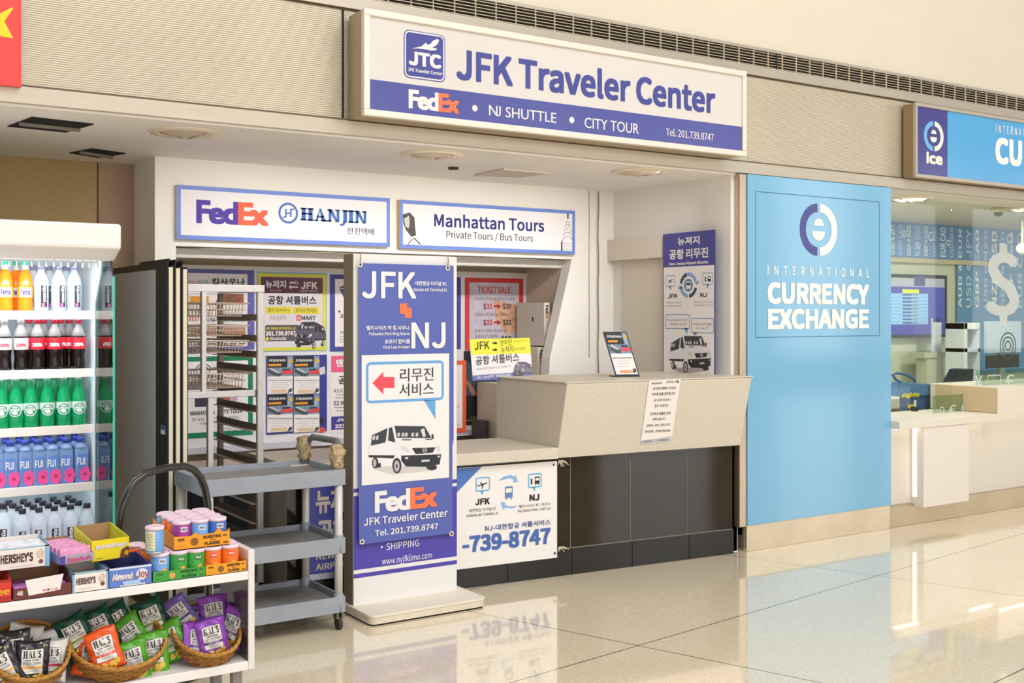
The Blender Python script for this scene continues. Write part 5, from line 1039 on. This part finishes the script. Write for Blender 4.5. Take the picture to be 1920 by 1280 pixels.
# ---------------------------------------------------------------- white snack shelf
YN = 4.10; ZN = .527
t = thing('snack_shelf', 'low white snack shelf unit with sweets on top and chip baskets below', 'shelf unit', (1, 4.2, 0))
SW = M('efeae6', .4)
p = atY(478, 1030, YN); x1 = p.x; zr = p.z; x0 = -.4; zl = atY(470, 1238, YN).z; yb_ = YN + .31
mb = MB(); mb.box(x0, YN, ZN - .033, x1 - .026, yb_, ZN, SW); mb.build('upper_shelf', t, .004)
mb = MB(); mb.box(x0, YN, zl - .035, x1 - .026, yb_, zl, SW); mb.build('lower_shelf', t, .004)
mb = MB(); mb.box(x1 - .026, YN, zl - .035, x1, yb_, zr, M('e6e0dc', .35)); mb.build('side_panel', t, .004)
mb = MB(); mb.box(x1 - .0285, YN + .003, zl, x1 - .0262, yb_, ZN - .034, M('4a3d42', .25)); mb.build('inner_lining', t)
xm = atY(238, 1150, yb_).x
mb = MB(); mb.box(x0, yb_ - .012, zl, xm, yb_, ZN - .034, M('8d9098', .45)); mb.box(xm - .02, yb_ - .02, zl, xm, yb_ + .004, ZN - .034, SW); mb.build('back_panel', t)
for x in (x1 - .06, .3):
    for y in (YN + .04, yb_ - .04):
        mb = MB(); mb.box(x - .018, y - .018, 0, x + .018, y + .018, zl - .036, M('8a8480', .4, metal=.3)); mb.build('leg', t)

# ---- trays and cans
def tray(lab, col, ax0, ay, ax1, z, depth, h, bev_text, peaks=False, rot=0.0):
    """cardboard tray: front face from ax0 to ax1 at depth line ay"""
    t = thing('can_tray', lab, 'tray', (ax0, ay, z), 'cardboard can trays')
    m = M(col, .55); d = Vector((math.cos(rot), math.sin(rot), 0)); q = Vector((-d.y, d.x, 0)); o = Vector((ax0, ay, z)); W_ = ax1 - ax0; th = .003
    P = lambda a, b, c: o + d * a + q * b + UP * c
    mb = MB()
    mb.ext([P(0, 0, 0), P(W_, 0, 0), P(W_, depth, 0), P(0, depth, 0)], (0, 0, .002), m)
    top = [(0, h), (0, 0), (W_, 0), (W_, h)] if not peaks else [(0, h), (0, 0), (W_, 0), (W_, h * 1.25), (W_ * .95, h), (W_ * .87, h * 1.02), (W_ * .8, h * 1.35), (W_ * .72, h), (W_ * .45, h * .95), (W_ * .38, h * 1.2), (W_ * .3, h * .95)]
    mb.ext([P(a, 0, c) for a, c in top], q * th, m); mb.ext([P(a, depth - th, c) for a, c in ((0, h * 1.5), (0, 0), (W_, 0), (W_, h * 1.5))], q * th, m)
    for a in (0, W_ - th): mb.ext([P(a, th, 0), P(a, depth - th, 0), P(a, depth - th, h * 1.5), P(a, th, h)], d * th, m)
    mb.build('tray_board', t)
    L = Loc(P(0, 0, 0), d, UP); L.x0, L.w, L.y1, L.h = 0, W_, h, h; L.n = -q
    D_ = M('3a2c18', .5) if col != '3f9a3a' else M('1e4a20', .5)
    L.text('BURSTING', .52, .84, .14, .36, D_, .05, 1); L.text('WITH', .64, .74, .44, .54, D_, .02, 1); L.text('FLAVOR', .54, .82, .62, .86, D_, .05, 1)
    L.box(.06, .2, .18, .3, D_, 1); L.box(.06, .36, .2, .38, D_, 1); L.box(.06, .7, .16, .72, D_, 1); L.box(.88, .2, .95, .3, D_, 1); L.box(.88, .74, .97, .84, D_, 1); L.ell(.36, .5, h * .3 / h, M('d9a05a', .5) if col == '3f9a3a' else M('8a5a2a', .5), 1, 16); L.done('tray_print', t)
    return t
CH, CR = .098, .033
CANC = {}
def can(lab, col, x, y, z, patch=False, rz=0):
    k = (col, patch)
    if k not in CANC:
        mb = MB(); mb.lathe([(CR - .001, .002), (CR, .004), (CR, CH - .012)], M(col, .3), n=24)
        parts = []
        c = MB(); c.lathe([(CR + .001, CH - .013), (CR + .0015, CH - .004), (CR - .002, CH), (CR - .006, CH - .002)], M('f2d6e4', .3), n=24); parts.append(('lid', c))
        c = MB(); c.lathe([(CR, 0), (CR + .001, .001), (CR + .001, .005), (CR, .006)], M('b8b4b4', .3, metal=.6), n=24, cap=False); parts.append(('metal_rim', c))
        c = MB()
        if patch: cyl_patch(c, CR + .0006, .012, .082, FACE - 1.3, FACE - .1, M('e6e2c0', .45)); [cyl_patch(c, CR + .001, .018 + k2 * .006, .0195 + k2 * .006, FACE - 1.15, FACE - .25 - .2 * (k2 % 2), M('8a8a70', .5)) for k2 in range(10)]
        else:
            cyl_patch(c, CR + .0006, .06, .078, FACE - .25, FACE + .55, M({'e8701c': 'e84a2c', '3a9a3c': '2c7a34'}.get(col, 'd8dce4'), .4)); cyl_text(c, 'PRINGLES', CR + .001, .065, .073, FACE + .15, .6, WHITE if col in ('e8701c', '3a9a3c') else INK, .03)
            n = 14; vs = [((CR + .0008) * math.cos(FACE + .35 + .3 * math.cos(6.28 * j / n)), (CR + .0008) * math.sin(FACE + .35 + .3 * math.cos(6.28 * j / n)), .034 + .009 * math.sin(6.28 * j / n)) for j in range(n)]; c.add(vs, [list(range(n))], M('f2b43a', .4))
        parts.append(('can_print', c))
        CANC[k] = (mb.mesh('chip_can'), [(n_, p_.mesh(n_)) for n_, p_ in parts])
    me, pts = CANC[k]; o = bpy.data.objects.new('chip_can', me); COL.objects.link(o); o.location = (x, y, z + .0005); o.rotation_euler.z = rz; tag(o, lab, 'can', 'small chip cans')
    for n_, pm in pts: c = bpy.data.objects.new(n_, pm); COL.objects.link(c); c.parent = o
px = lambda x, Y: atY(x, 1000, Y).x
OC, GC, BC, DB, PC = 'e8701c', '3a9a3c', '6f9fd8', '3f6cb4', '9c2f8c'
YT = YN + .006
gx0, gx1, ox1 = px(287, YT), px(386, YT), px(462, YT)
tray('green cardboard tray on the upper shelf beside the blue almond bar box', '3f9a3a', gx0, YT, gx1 - .001, ZN + .0005, .30, .038, True)
tray('orange cardboard tray on the upper shelf at its end panel', 'e89a1e', gx1 + .001, YT, ox1, ZN + .0005, .295, .04, True)
zc = ZN + .004; yk = YT + .006 + CR + .001
s_ = 2 * CR + .0015
x = gx0 + .004 + CR
can('light blue chip can at the corner of the green tray, lower tier', BC, x - .001, yk, zc); can('green chip can in the green tray, next to the light blue can', GC, x + s_, yk, zc)
can('green chip can in the green tray, next to the orange tray', GC, x + 2 * s_ - .004, yk, zc)
x = gx1 + .005 + CR
for k in range(2): can(['orange chip can in the lower orange tray, beside the green cans', 'orange chip can in the lower orange tray, one from the end panel'][k], OC, x + s_ * k, yk, zc, rz=-.15)
can('orange chip can in the lower orange tray, second row by the end panel', OC, ox1 - .008 - CR, yk + s_ + .001, zc)
can('orange chip can in the lower orange tray, second row under the upper tray', OC, x, yk + s_ + .001, zc); can('orange chip can in the lower orange tray, third row behind', OC, ox1 - .008 - CR - s_, yk + 2 * s_, zc)
for k, (dx, r_) in enumerate(((0, 1), (1, 1), (2, 1), (0, 2), (1, 2), (2, 2))):
    can(f'{"orange" if k in (0, 3) else "green"} chip can hidden in the green tray, {ORD[k]} of those below the upper tray', OC if k in (0, 3) else GC, gx0 + .004 + CR + dx * (s_ - .0015), yk + r_ * s_, zc)
# two loose orange cans behind the almond bars
can('orange chip can beside the yellow candy box, front one of two', OC, px(284, YN + .17), YN + .20, ZN); can('orange chip can beside the yellow candy box, rear one of two', OC, px(255, YN + .27), YN + .275, ZN)
# upper tier
zu = zc + CH + .001
ux0, ux1 = px(334, YT + .02), px(427, YT + .02)
tray('orange cardboard tray stacked on top of the lower cans', 'e89a1e', ux0 - .012, YT + .028, ux1 + .01, zu, .28, .05, True, True)
can('light blue chip can standing alone with nutrition panel, in front of the upper tray', BC, px(290, YT + .036), YT + .036, zu, True)
zc = zu + .004; yk = YT + .028 + .005 + CR
cols = [[PC, BC, DB], [OC, PC, BC], [OC, BC, PC], [BC, OC, DB]]; cn = {PC: 'magenta', BC: 'light blue', DB: 'dark blue', OC: 'orange'}
for r_ in range(4):
    for c_ in range(3):
        can(f'{cn[cols[r_][c_]]} chip can in the upper tray, {ORD[c_]} along the {ORD[r_]} row', cols[r_][c_], ux0 - .012 + .005 + CR + c_ * (s_ + .001), yk + r_ * (s_ + .0002), zc)
# ---- candy boxes
def candy_box(lab, x0, x1, y, z, depth, h, hb, m, inner, mi=None, rot=0.0, lid=None):
    """open display carton; hb = height of the back wall; returns the thing and a sheet for the front print"""
    t = thing('candy_box', lab, 'box', (x0, y, z), 'open candy cartons')
    d = Vector((math.cos(rot), math.sin(rot), 0)); q = Vector((-d.y, d.x, 0)); o = Vector((x0, y, z + .0006)); W_ = x1 - x0; th = .003
    P = lambda a, b, c: o + d * a + q * b + UP * c
    mb = MB(); mb.ext([P(0, 0, 0), P(W_, 0, 0), P(W_, depth, 0), P(0, depth, 0)], (0, 0, .002), inner)
    mb.ext([P(0, 0, 0), P(W_, 0, 0), P(W_, 0, h), P(0, 0, h)], q * th, m); mb.ext([P(0, depth - th, 0), P(W_, depth - th, 0), P(W_, depth - th, hb), P(0, depth - th, hb)], q * th, inner)
    for a, mm in ((0, mi or m), (W_ - th, mi or m)): mb.ext([P(a, th, 0), P(a, depth - th, 0), P(a, depth - th, hb), P(a, th, h)], d * th, mm)
    mb.build('carton_board', t)
    L = Loc(P(0, 0, 0), d, UP); L.x0, L.w, L.y1, L.h = 0, W_, h, h; L.n = -q
    return t, L, P, W_
def bars(P, W_, depth, h, n, col, lab, z=.004, across=True):
    for k in range(n):
        t = thing('candy_bar', f'{lab}, {ORD[k]} from the front', 'candy bar', P(0, 0, z), 'wrapped candy bars')
        b0 = .008 + k * (depth - .016) / n; b1 = b0 + (depth - .016) / n - .002; mb = MB(); hh = h
        pr = [P(.006, b0, z), P(.006, b1, z), P(.006, (b0 * .3 + b1 * .7), z + hh), P(.006, b0 * .7 + b1 * .3, z + hh)]
        mb.ext(pr, P(W_ - .012, 0, 0) - P(0, 0, 0), M(col, .25, var=.25, vs=40)); mb.build('wrapper', t, .002)
CREAMB = M('eee4dc', .45); KRAFT = M('a9845c', .7); SKY = M('86b4d4', .45); BRN = M('6a352e', .5)
HY = M('4a2a30', .5)
# front row on the shelf
t, L, P, W_ = candy_box('red carton at the picture edge, next to the dark brown carton', px(-40, YT), px(21, YT), YT, ZN, .2, .075, .09, M('d8382c', .45), KRAFT)
L.text('ee', .55, .95, .35, .65, M('f0a030', .5), .04); L.box(0, .02, 1, .1, M('a82420', .5), 1); L.box(.4, .75, 1, .95, M('b02a24', .5), 1); L.done('box_print', t)
t, L, P, W_ = candy_box('dark brown carton with a white torn front, in the front row', px(25, YT), px(134, YT), YT, ZN, .2, .04, .095, BRN, KRAFT, BRN)
L.lpoly([(W_ * .2, .066), (W_ * .86, .074), (W_ * .8, .02), (W_ * .26, .012)], M('ece4e0', .5), 1.5); L.text('48', .06, .16, .2, .6, M('e8dcd8', .5), .03, 2)
for k, c in enumerate(('e0508a', '3a3a40', 'e8c030', 'e07090')): L.box(.5 + k * .07, .3, .55 + k * .07, .45, M(c, .5), 2.2)
L.done('box_print', t); bars(P, W_, .19, .03, 4, 'c878c8', 'pink-purple wrapped bar in the dark brown carton')
t, L, P, W_ = candy_box('small cream carton with blue edge in the front row, beside the almond bar box', px(136, YT), px(203, YT), YT, ZN, .19, .07, .072, CREAMB, CREAMB, SKY)
L.box(0, 0, .06, 1, SKY, 1); L.box(.94, 0, 1, 1, SKY, 1); L.box(0, 0, 1, .08, SKY, 1); L.text("HERSHEY'S", .1, .64, .28, .6, HY, .04); L.poly([(.7, .35), (.85, .15), (.92, .3), (.9, .6), (.75, .55)], M('d8c4b0', .5, var=.2, vs=60), 1.5); L.ell(.84, .68, .11, M('7a4a42', .5), 2, 14); L.box(.1, .82, .6, .84, M('b8a8a0', .5), 1); L.done('box_print', t); bars(P, W_, .18, .04, 4, 'ece6e4', 'white wrapped bar in the small cream carton')
t, L, P, W_ = candy_box('blue almond bar carton with red and white lettering', px(205, YT), px(284, YT), YT, ZN, .2, .07, .08, M('5f7fcc', .4), M('2c3468', .5), M('5450a8', .45))
L.box(0, 0, 1, .1, M('d8dce8', .5), 1); L.text('Almond', .06, .55, .3, .65, M('f0ece8', .5), .06); L.text('Almond', .06, .55, .3, .65, M('b8484e', .5), .01, 3.6); L.ell(.77, .45, .3, M('d8dcec', .5), 2, 18); L.text('Joy', .64, .93, .25, .62, M('b8484e', .5), .03, 3.6); L.poly([(.3, .72), (.7, .7), (.75, .9), (.35, .92)], M('a8c4e8', .5), 1.5); L.box(.25, .92, .85, .97, WHITE, 2); L.done('box_print', t); bars(P, W_, .19, .035, 4, '2c3a78', 'dark blue wrapped bar in the almond carton')
# second row, standing on the first
Z2 = ZN + .098
t, L, P, W_ = candy_box('large cream carton with blue edge stacked above the brown carton', px(-60, YT + .05), px(93, YT + .05), YT + .05, Z2 - .002, .17, .075, .085, CREAMB, CREAMB, SKY)
L.box(.94, 0, 1, 1, SKY, 1); L.box(0, 0, 1, .06, SKY, 1); L.text("HERSHEY'S", .39, .79, .28, .68, HY, .04); L.poly([(.83, .3), (.9, .12), (.93, .3), (.92, .6), (.84, .55)], M('d8c4b0', .5, var=.2, vs=60), 1.5); L.ell(.89, .74, .1, M('7a4a42', .5), 2, 14); L.box(.5, .85, .8, .87, M('b8a8a0', .5), 1); L.done('box_print', t); bars(P, W_, .16, .07, 4, 'e8e8ee', 'white wrapped bar in the large cream carton')
t, L, P, W_ = candy_box('grey and purple carton full of pink bars, stacked beside the yellow box', px(112, YT + .02), px(180, YT + .02), YT + .02, Z2 + .001, .24, .03, .055, M('a8a0b0', .45), KRAFT, M('8f9cc8', .45), rot=R(10))
L.text('BabyRuth', .22, .92, .3, .8, M('c8508a', .5), .04); L.box(0, 0, .16, 1, M('54409a', .5), 1); L.done('box_print', t); bars(P, W_, .23, .04, 6, 'e89ac4', 'pink wrapped bar in the grey and purple carton', .012)
t, L, P, W_ = candy_box('yellow open candy carton, empty, at the back above the almond box', px(172, YT + .07), px(246, YT + .07), YT + .07, Z2 - .012, .17, .075, .105, M('ecd41c', .4), KRAFT, M('d6e03a', .45), rot=R(9))
L.text('Butterfinger', .1, .94, .22, .42, M('e8e4f0', .5), .05); L.text('Butterfinger', .1, .94, .22, .42, M('4a58b0', .5), .012, 3.5); L.poly([(.74, .98), (.78, .6), (.95, .45), (1, .55), (1, 1)], M('6a3a24', .5, var=.4, vs=60), 1.5); L.poly([(.85, .8), (.92, .62), (.99, .7), (.96, .9)], M('e8a030', .5), 2.2); L.box(.1, .85, .3, .88, M('8a7a1a', .5), 1); L.done('box_print', t)

# ---- wicker baskets
def basket(lab, cx, cy, Y, rx, tilt, roll, depth=.09, ry=None):
    c = atY(cx, cy, Y); t = thing('wicker_basket', lab, 'basket', c, 'wicker chip baskets', True, (tilt, roll, 0))
    ry = ry or rx; WK = M('b07a34', .55, var=.35, vs=70, bump=1.0, bs=90, stretch=(1, 1, 3)); n = 40
    mb = MB(); prof = [(.66, -depth), (.8, -depth * .94), (.93, -depth * .55), (1.0, 0)]
    mb.lathe([(r_ * rx, z) for r_, z in prof], WK, n=n, cap=False, sy=ry / rx); mb.lathe([(r_ * rx - .008, z + .004) for r_, z in prof], WK, n=n, cap=False, sy=ry / rx); mb.lathe([(.001, -depth), (.66 * rx, -depth)], WK, n=n, cap=False, sy=ry / rx)
    mb.build('woven_bowl', t)
    mb = MB()
    for k in range(3):
        pts = [((rx + .004 * math.cos(j * .9 + k * 2.09)) * math.cos(6.2832 * j / 90), (ry + .004 * math.cos(j * .9 + k * 2.09)) * math.sin(6.2832 * j / 90), .005 * math.sin(j * .9 + k * 2.09)) for j in range(90)]
        mb.tube(pts, .0042, M('c08a3e', .5, var=.3, vs=60), 6, True)
    mb.build('braided_rim', t)
    mb = MB()
    for w_ in range(1, 6):
        f = w_ / 6; r_ = .8 + .2 * f ** .7; mb.tube([((rx * r_ + .004 * math.cos(j * 1.5708 + w_ * 3.14)) * math.cos(6.2832 * j / 64), (ry * r_ + .004 * math.cos(j * 1.5708 + w_ * 3.14)) * math.sin(6.2832 * j / 64), -depth * .96 * (1 - f)) for j in range(64)], .006, WK, 6, True)
    mb.build('woven_band', t)
basket('wicker basket of purple chip bags at the end panel of the shelf', 386, 1178, YN + .11, .126, R(25), R(0), .088, .155)
basket('wicker basket of green and orange chip bags in the middle of the shelf', 222, 1200, YN + .11, .166, R(25), R(0), .088, .155)
basket('wicker basket of popcorn bags cut by the picture edge', 55, 1218, YN + .11, .13, R(25), R(0), .088, .155)

# ---- chip bags
BAGC = {}
def bag_meshes(col, lab2, kind):
    k = (col, lab2, kind)
    if k in BAGC: return BAGC[k]
    w_, h = .145, .19; FM = M(col, .22, var=.12, vs=18, bump=.25, bs=22); rnd = random.Random(hash(k) % 1000)
    ph = [rnd.uniform(0, 6) for _ in range(6)]
    def surf(u, v, off=0.0, sg=-1):
        e = max(0, (1 - u ** 4)) ** .6 * max(0, 1 - abs(v) ** 5) ** .7
        wr = .003 * math.sin(5 * u + ph[0] + 3 * v) * math.sin(4 * v + ph[1]) + .0025 * math.sin(11 * v + ph[2] + 5 * u)
        wob = 1 - .07 * (1 - v * v) + .02 * math.sin(6 * v + ph[3])
        return (u * w_ / 2 * wob, sg * ((.021 * e + wr * min(1, e * 2)) + off) , v * h / 2 + .004 * math.sin(3 * u + ph[4]) * v)
    mb = MB(); nx, ny = 20, 28
    for sg in (-1, 1):
        vs = [surf(-1 + 2 * i / nx, -1 + 2 * j / ny, 0.0004, sg) for j in range(ny + 1) for i in range(nx + 1)]
        mb.add(vs, [[j * (nx + 1) + i, j * (nx + 1) + i + 1, (j + 1) * (nx + 1) + i + 1, (j + 1) * (nx + 1) + i] for j in range(ny) for i in range(nx)], FM, True)
    me = mb.mesh('chip_bag'); parts = []
    c = MB(); CL = M('e9e4dc', .35)
    def grid(u0, v0, u1, v1, m, off, n=14):
        vs = [surf(u0 + (u1 - u0) * i / n, v0 + (v1 - v0) * j / n, off) for j in range(n + 1) for i in range(n + 1)]
        c.add(vs, [[j * (n + 1) + i, j * (n + 1) + i + 1, (j + 1) * (n + 1) + i + 1, (j + 1) * (n + 1) + i] for j in range(n) for i in range(n)], m, True)
    def txt(s, u0, u1, v0, v1, m, off=.003, bold=.02):
        vs, fs = fitted(s, u0, u1, v0, v1, bold); c.add([surf(q[0], q[1], off + .0003 * q.d) for q in vs], fs, m)
    bd = M(lab2, .4); dk = M('26242a', .5)
    grid(-.66, -.5, .66, .62, dk, .0005); grid(-.63, -.48, .63, .60, CL, .0009)
    pl, wd = serif_word("HAL'S")
    for p in pl: c.add([surf(-.54 + x / wd * 1.08, .22 + y * .32, .003) for x, y in p], [list(range(len(p)))], dk)
    txt('NEW YORK', -.38, .4, .09, .16, dk); txt('POPCORN' if kind == 'pop' else 'KETTLE CHIPS', -.5, .52, -.08, .04, dk, bold=.0)
    grid(-.63, -.26, .63, -.14, bd, .0018); fl = 'WHITE CHEDDAR' if kind == 'pop' else {'9a4fc0': 'SWEET MAUI', '58a82a': 'SOUR CREAM', 'ee5a20': 'BUFFALO WING'}.get(col)
    if fl: txt(fl, -.4, .4, -.23, -.17, CL, .0036)
    for q in (-.33, -.39): grid(-.4, q, .4, q + .012, M('a09a96', .5), .002, 8)
    parts.append(('label_panel', c)); c = MB()
    ch = M('ecc24a' if kind != 'white' else 'e8d890', .45, var=.15, vs=40)
    for (u, v, r1) in ((.25, -.72, .24), (-.25, -.7, .2), (.55, -.6, .18)):
        n = 14; vs = [surf(u + r1 * math.cos(6.28 * j / n), v + r1 * .75 * math.sin(6.28 * j / n), .0012 + .0004 * u) for j in range(n)]; c.add(vs + [surf(u, v, .0016)], [[j, (j + 1) % n, n] for j in range(n)], ch)
    if kind == 'pop':
        for j in range(16): u, v = rnd.uniform(-.9, .9), rnd.choice((rnd.uniform(.66, .9), rnd.uniform(-.95, -.55))); n = 5; vs = [surf(u + (.07 if q % 2 else .03) * math.cos(.628 * q), v + (.05 if q % 2 else .02) * math.sin(.628 * q), .001) for q in range(10)]; c.add(vs, [list(range(10))], M('d8c88a', .5))
    parts.append(('printed_picture', c))
    c = MB()
    for sg in (-1, 1):
        for v0 in (.93, -.99):
            n = 12; vs = [surf(-1 + 2 * i / n, v0 + .06 * j, .0012, sg) for j in range(2) for i in range(n + 1)]
            c.add(vs, [[i, i + 1, n + 2 + i, n + 1 + i] for i in range(n)], M(col, .2, bump=.8, bs=200, stretch=(8, 1, 1)), True)
    parts.append(('crimped_seal', c))
    BAGC[k] = (me, [(n_, p_.mesh(n_)) for n_, p_ in parts]); return BAGC[k]
def bag(lab, col, lab2, kind, x, y, Y, roll, tilt=-12, yaw=0, s=.8):
    me, pts = bag_meshes(col, lab2, kind); p = atY(x, y, Y)
    o = bpy.data.objects.new('chip_bag', me); COL.objects.link(o); o.location = p; o.scale = (s, s, s)
    o.rotation_euler = (Matrix.Rotation(R(-10 + yaw), 3, 'Z') @ Matrix.Rotation(R(-roll), 3, 'Y') @ Matrix.Rotation(R(tilt), 3, 'X')).to_euler(); tag(o, lab, 'chip bag', 'small chip bags in the baskets')
    for n_, pm in pts: c = bpy.data.objects.new(n_, pm); COL.objects.link(c); c.parent = o
PU, GN, DG, OG, BK, WT = '9a4fc0', '58a82a', '0e4a34', 'ee5a20', '2c2a30', 'e6e2de'
Yb = YN + .04
bag('black popcorn bag with cream flecks and yellow label edge, front of the popcorn basket', BK, 'e8a820', 'pop', 60, 1242, Yb + .02, -3)
bag('black popcorn bag tilted over at the picture edge', BK, 'e8a820', 'pop', 4, 1252, Yb + .02, 24)
bag('black popcorn bag between the two front popcorn bags, set back', BK, 'e8a820', 'pop', 24, 1222, Yb + .07, 0)
bag('white chip bag in the popcorn basket, beside its wicker rim', WT, 'c8485a', 'white', 93, 1238, Yb + .06, -4)
bag('white chip bag leaning at the back of the popcorn basket', WT, 'c8485a', 'white', 42, 1212, Yb + .13, -14)
bag('white chip bag behind the one beside the wicker rim', WT, 'c8485a', 'white', 84, 1222, Yb + .12, 8)
bag('dark green chip bag leaning on the rim of the popcorn basket', DG, '8aa04a', 'chip', 143, 1192, Yb + .10, 26)
bag('dark green chip bag, second of the dark green ones from the popcorn basket', DG, '8aa04a', 'chip', 187, 1178, Yb + .13, 22)
bag('dark green chip bag behind the bright green bags', DG, '8aa04a', 'chip', 220, 1170, Yb + .15, 24)
bag('orange chip bag slumped under the bright orange one', OG, 'e85a30', 'chip', 168, 1232, Yb + .07, -14, s=.72)
bag('bright orange chip bag at the front of the middle basket', OG, 'e85a30', 'chip', 196, 1218, Yb + .0, 16)
bag('green chip bag with a folded top behind the front green bags', GN, '3a8a4a', 'chip', 246, 1192, Yb + .11, 30)
bag('bright green chip bag beside the orange one', GN, '3a8a4a', 'chip', 249, 1240, Yb + .02, 10)
bag('bright green chip bag, middle of the front green row', GN, '3a8a4a', 'chip', 287, 1222, Yb + .05, 2)
bag('bright green chip bag tilted towards the purple bags', GN, '3a8a4a', 'chip', 322, 1202, Yb + .09, 26, yaw=-20)
bag('dark green chip bag with an almost upright label behind the green row', DG, '8aa04a', 'chip', 284, 1160, Yb + .15, 20)
bag('violet chip bag tilted steeply between the two baskets', '7a62b0', '4a4080', 'chip', 338, 1152, Yb + .16, 34, s=.74)
bag('green chip bag tucked beside the violet one at the back', DG, '4a4080', 'chip', 316, 1168, Yb + .18, 30, s=.72)
bag('purple chip bag standing tallest at the back of the purple basket', PU, '6a3a98', 'chip', 401, 1152, Yb + .15, 4)
bag('purple chip bag with dark top beside the standing column of boards', '7450a8', '6a3a98', 'chip', 372, 1168, Yb + .18, 8)
bag('purple chip bag turned sideways at the front of the purple basket', PU, '6a3a98', 'chip', 361, 1204, Yb + .07, -16, yaw=45)
bag('purple chip bag facing forward in the centre of the purple basket', PU, '6a3a98', 'chip', 398, 1196, Yb + .05, 10)
bag('purple chip bag crumpled against the wicker rim near the end panel', PU, '6a3a98', 'chip', 437, 1176, Yb + .08, -16, yaw=-48)
bag('purple chip bag wedged behind the crumpled one', PU, '6a3a98', 'chip', 440, 1160, Yb + .15, 12, s=.74)
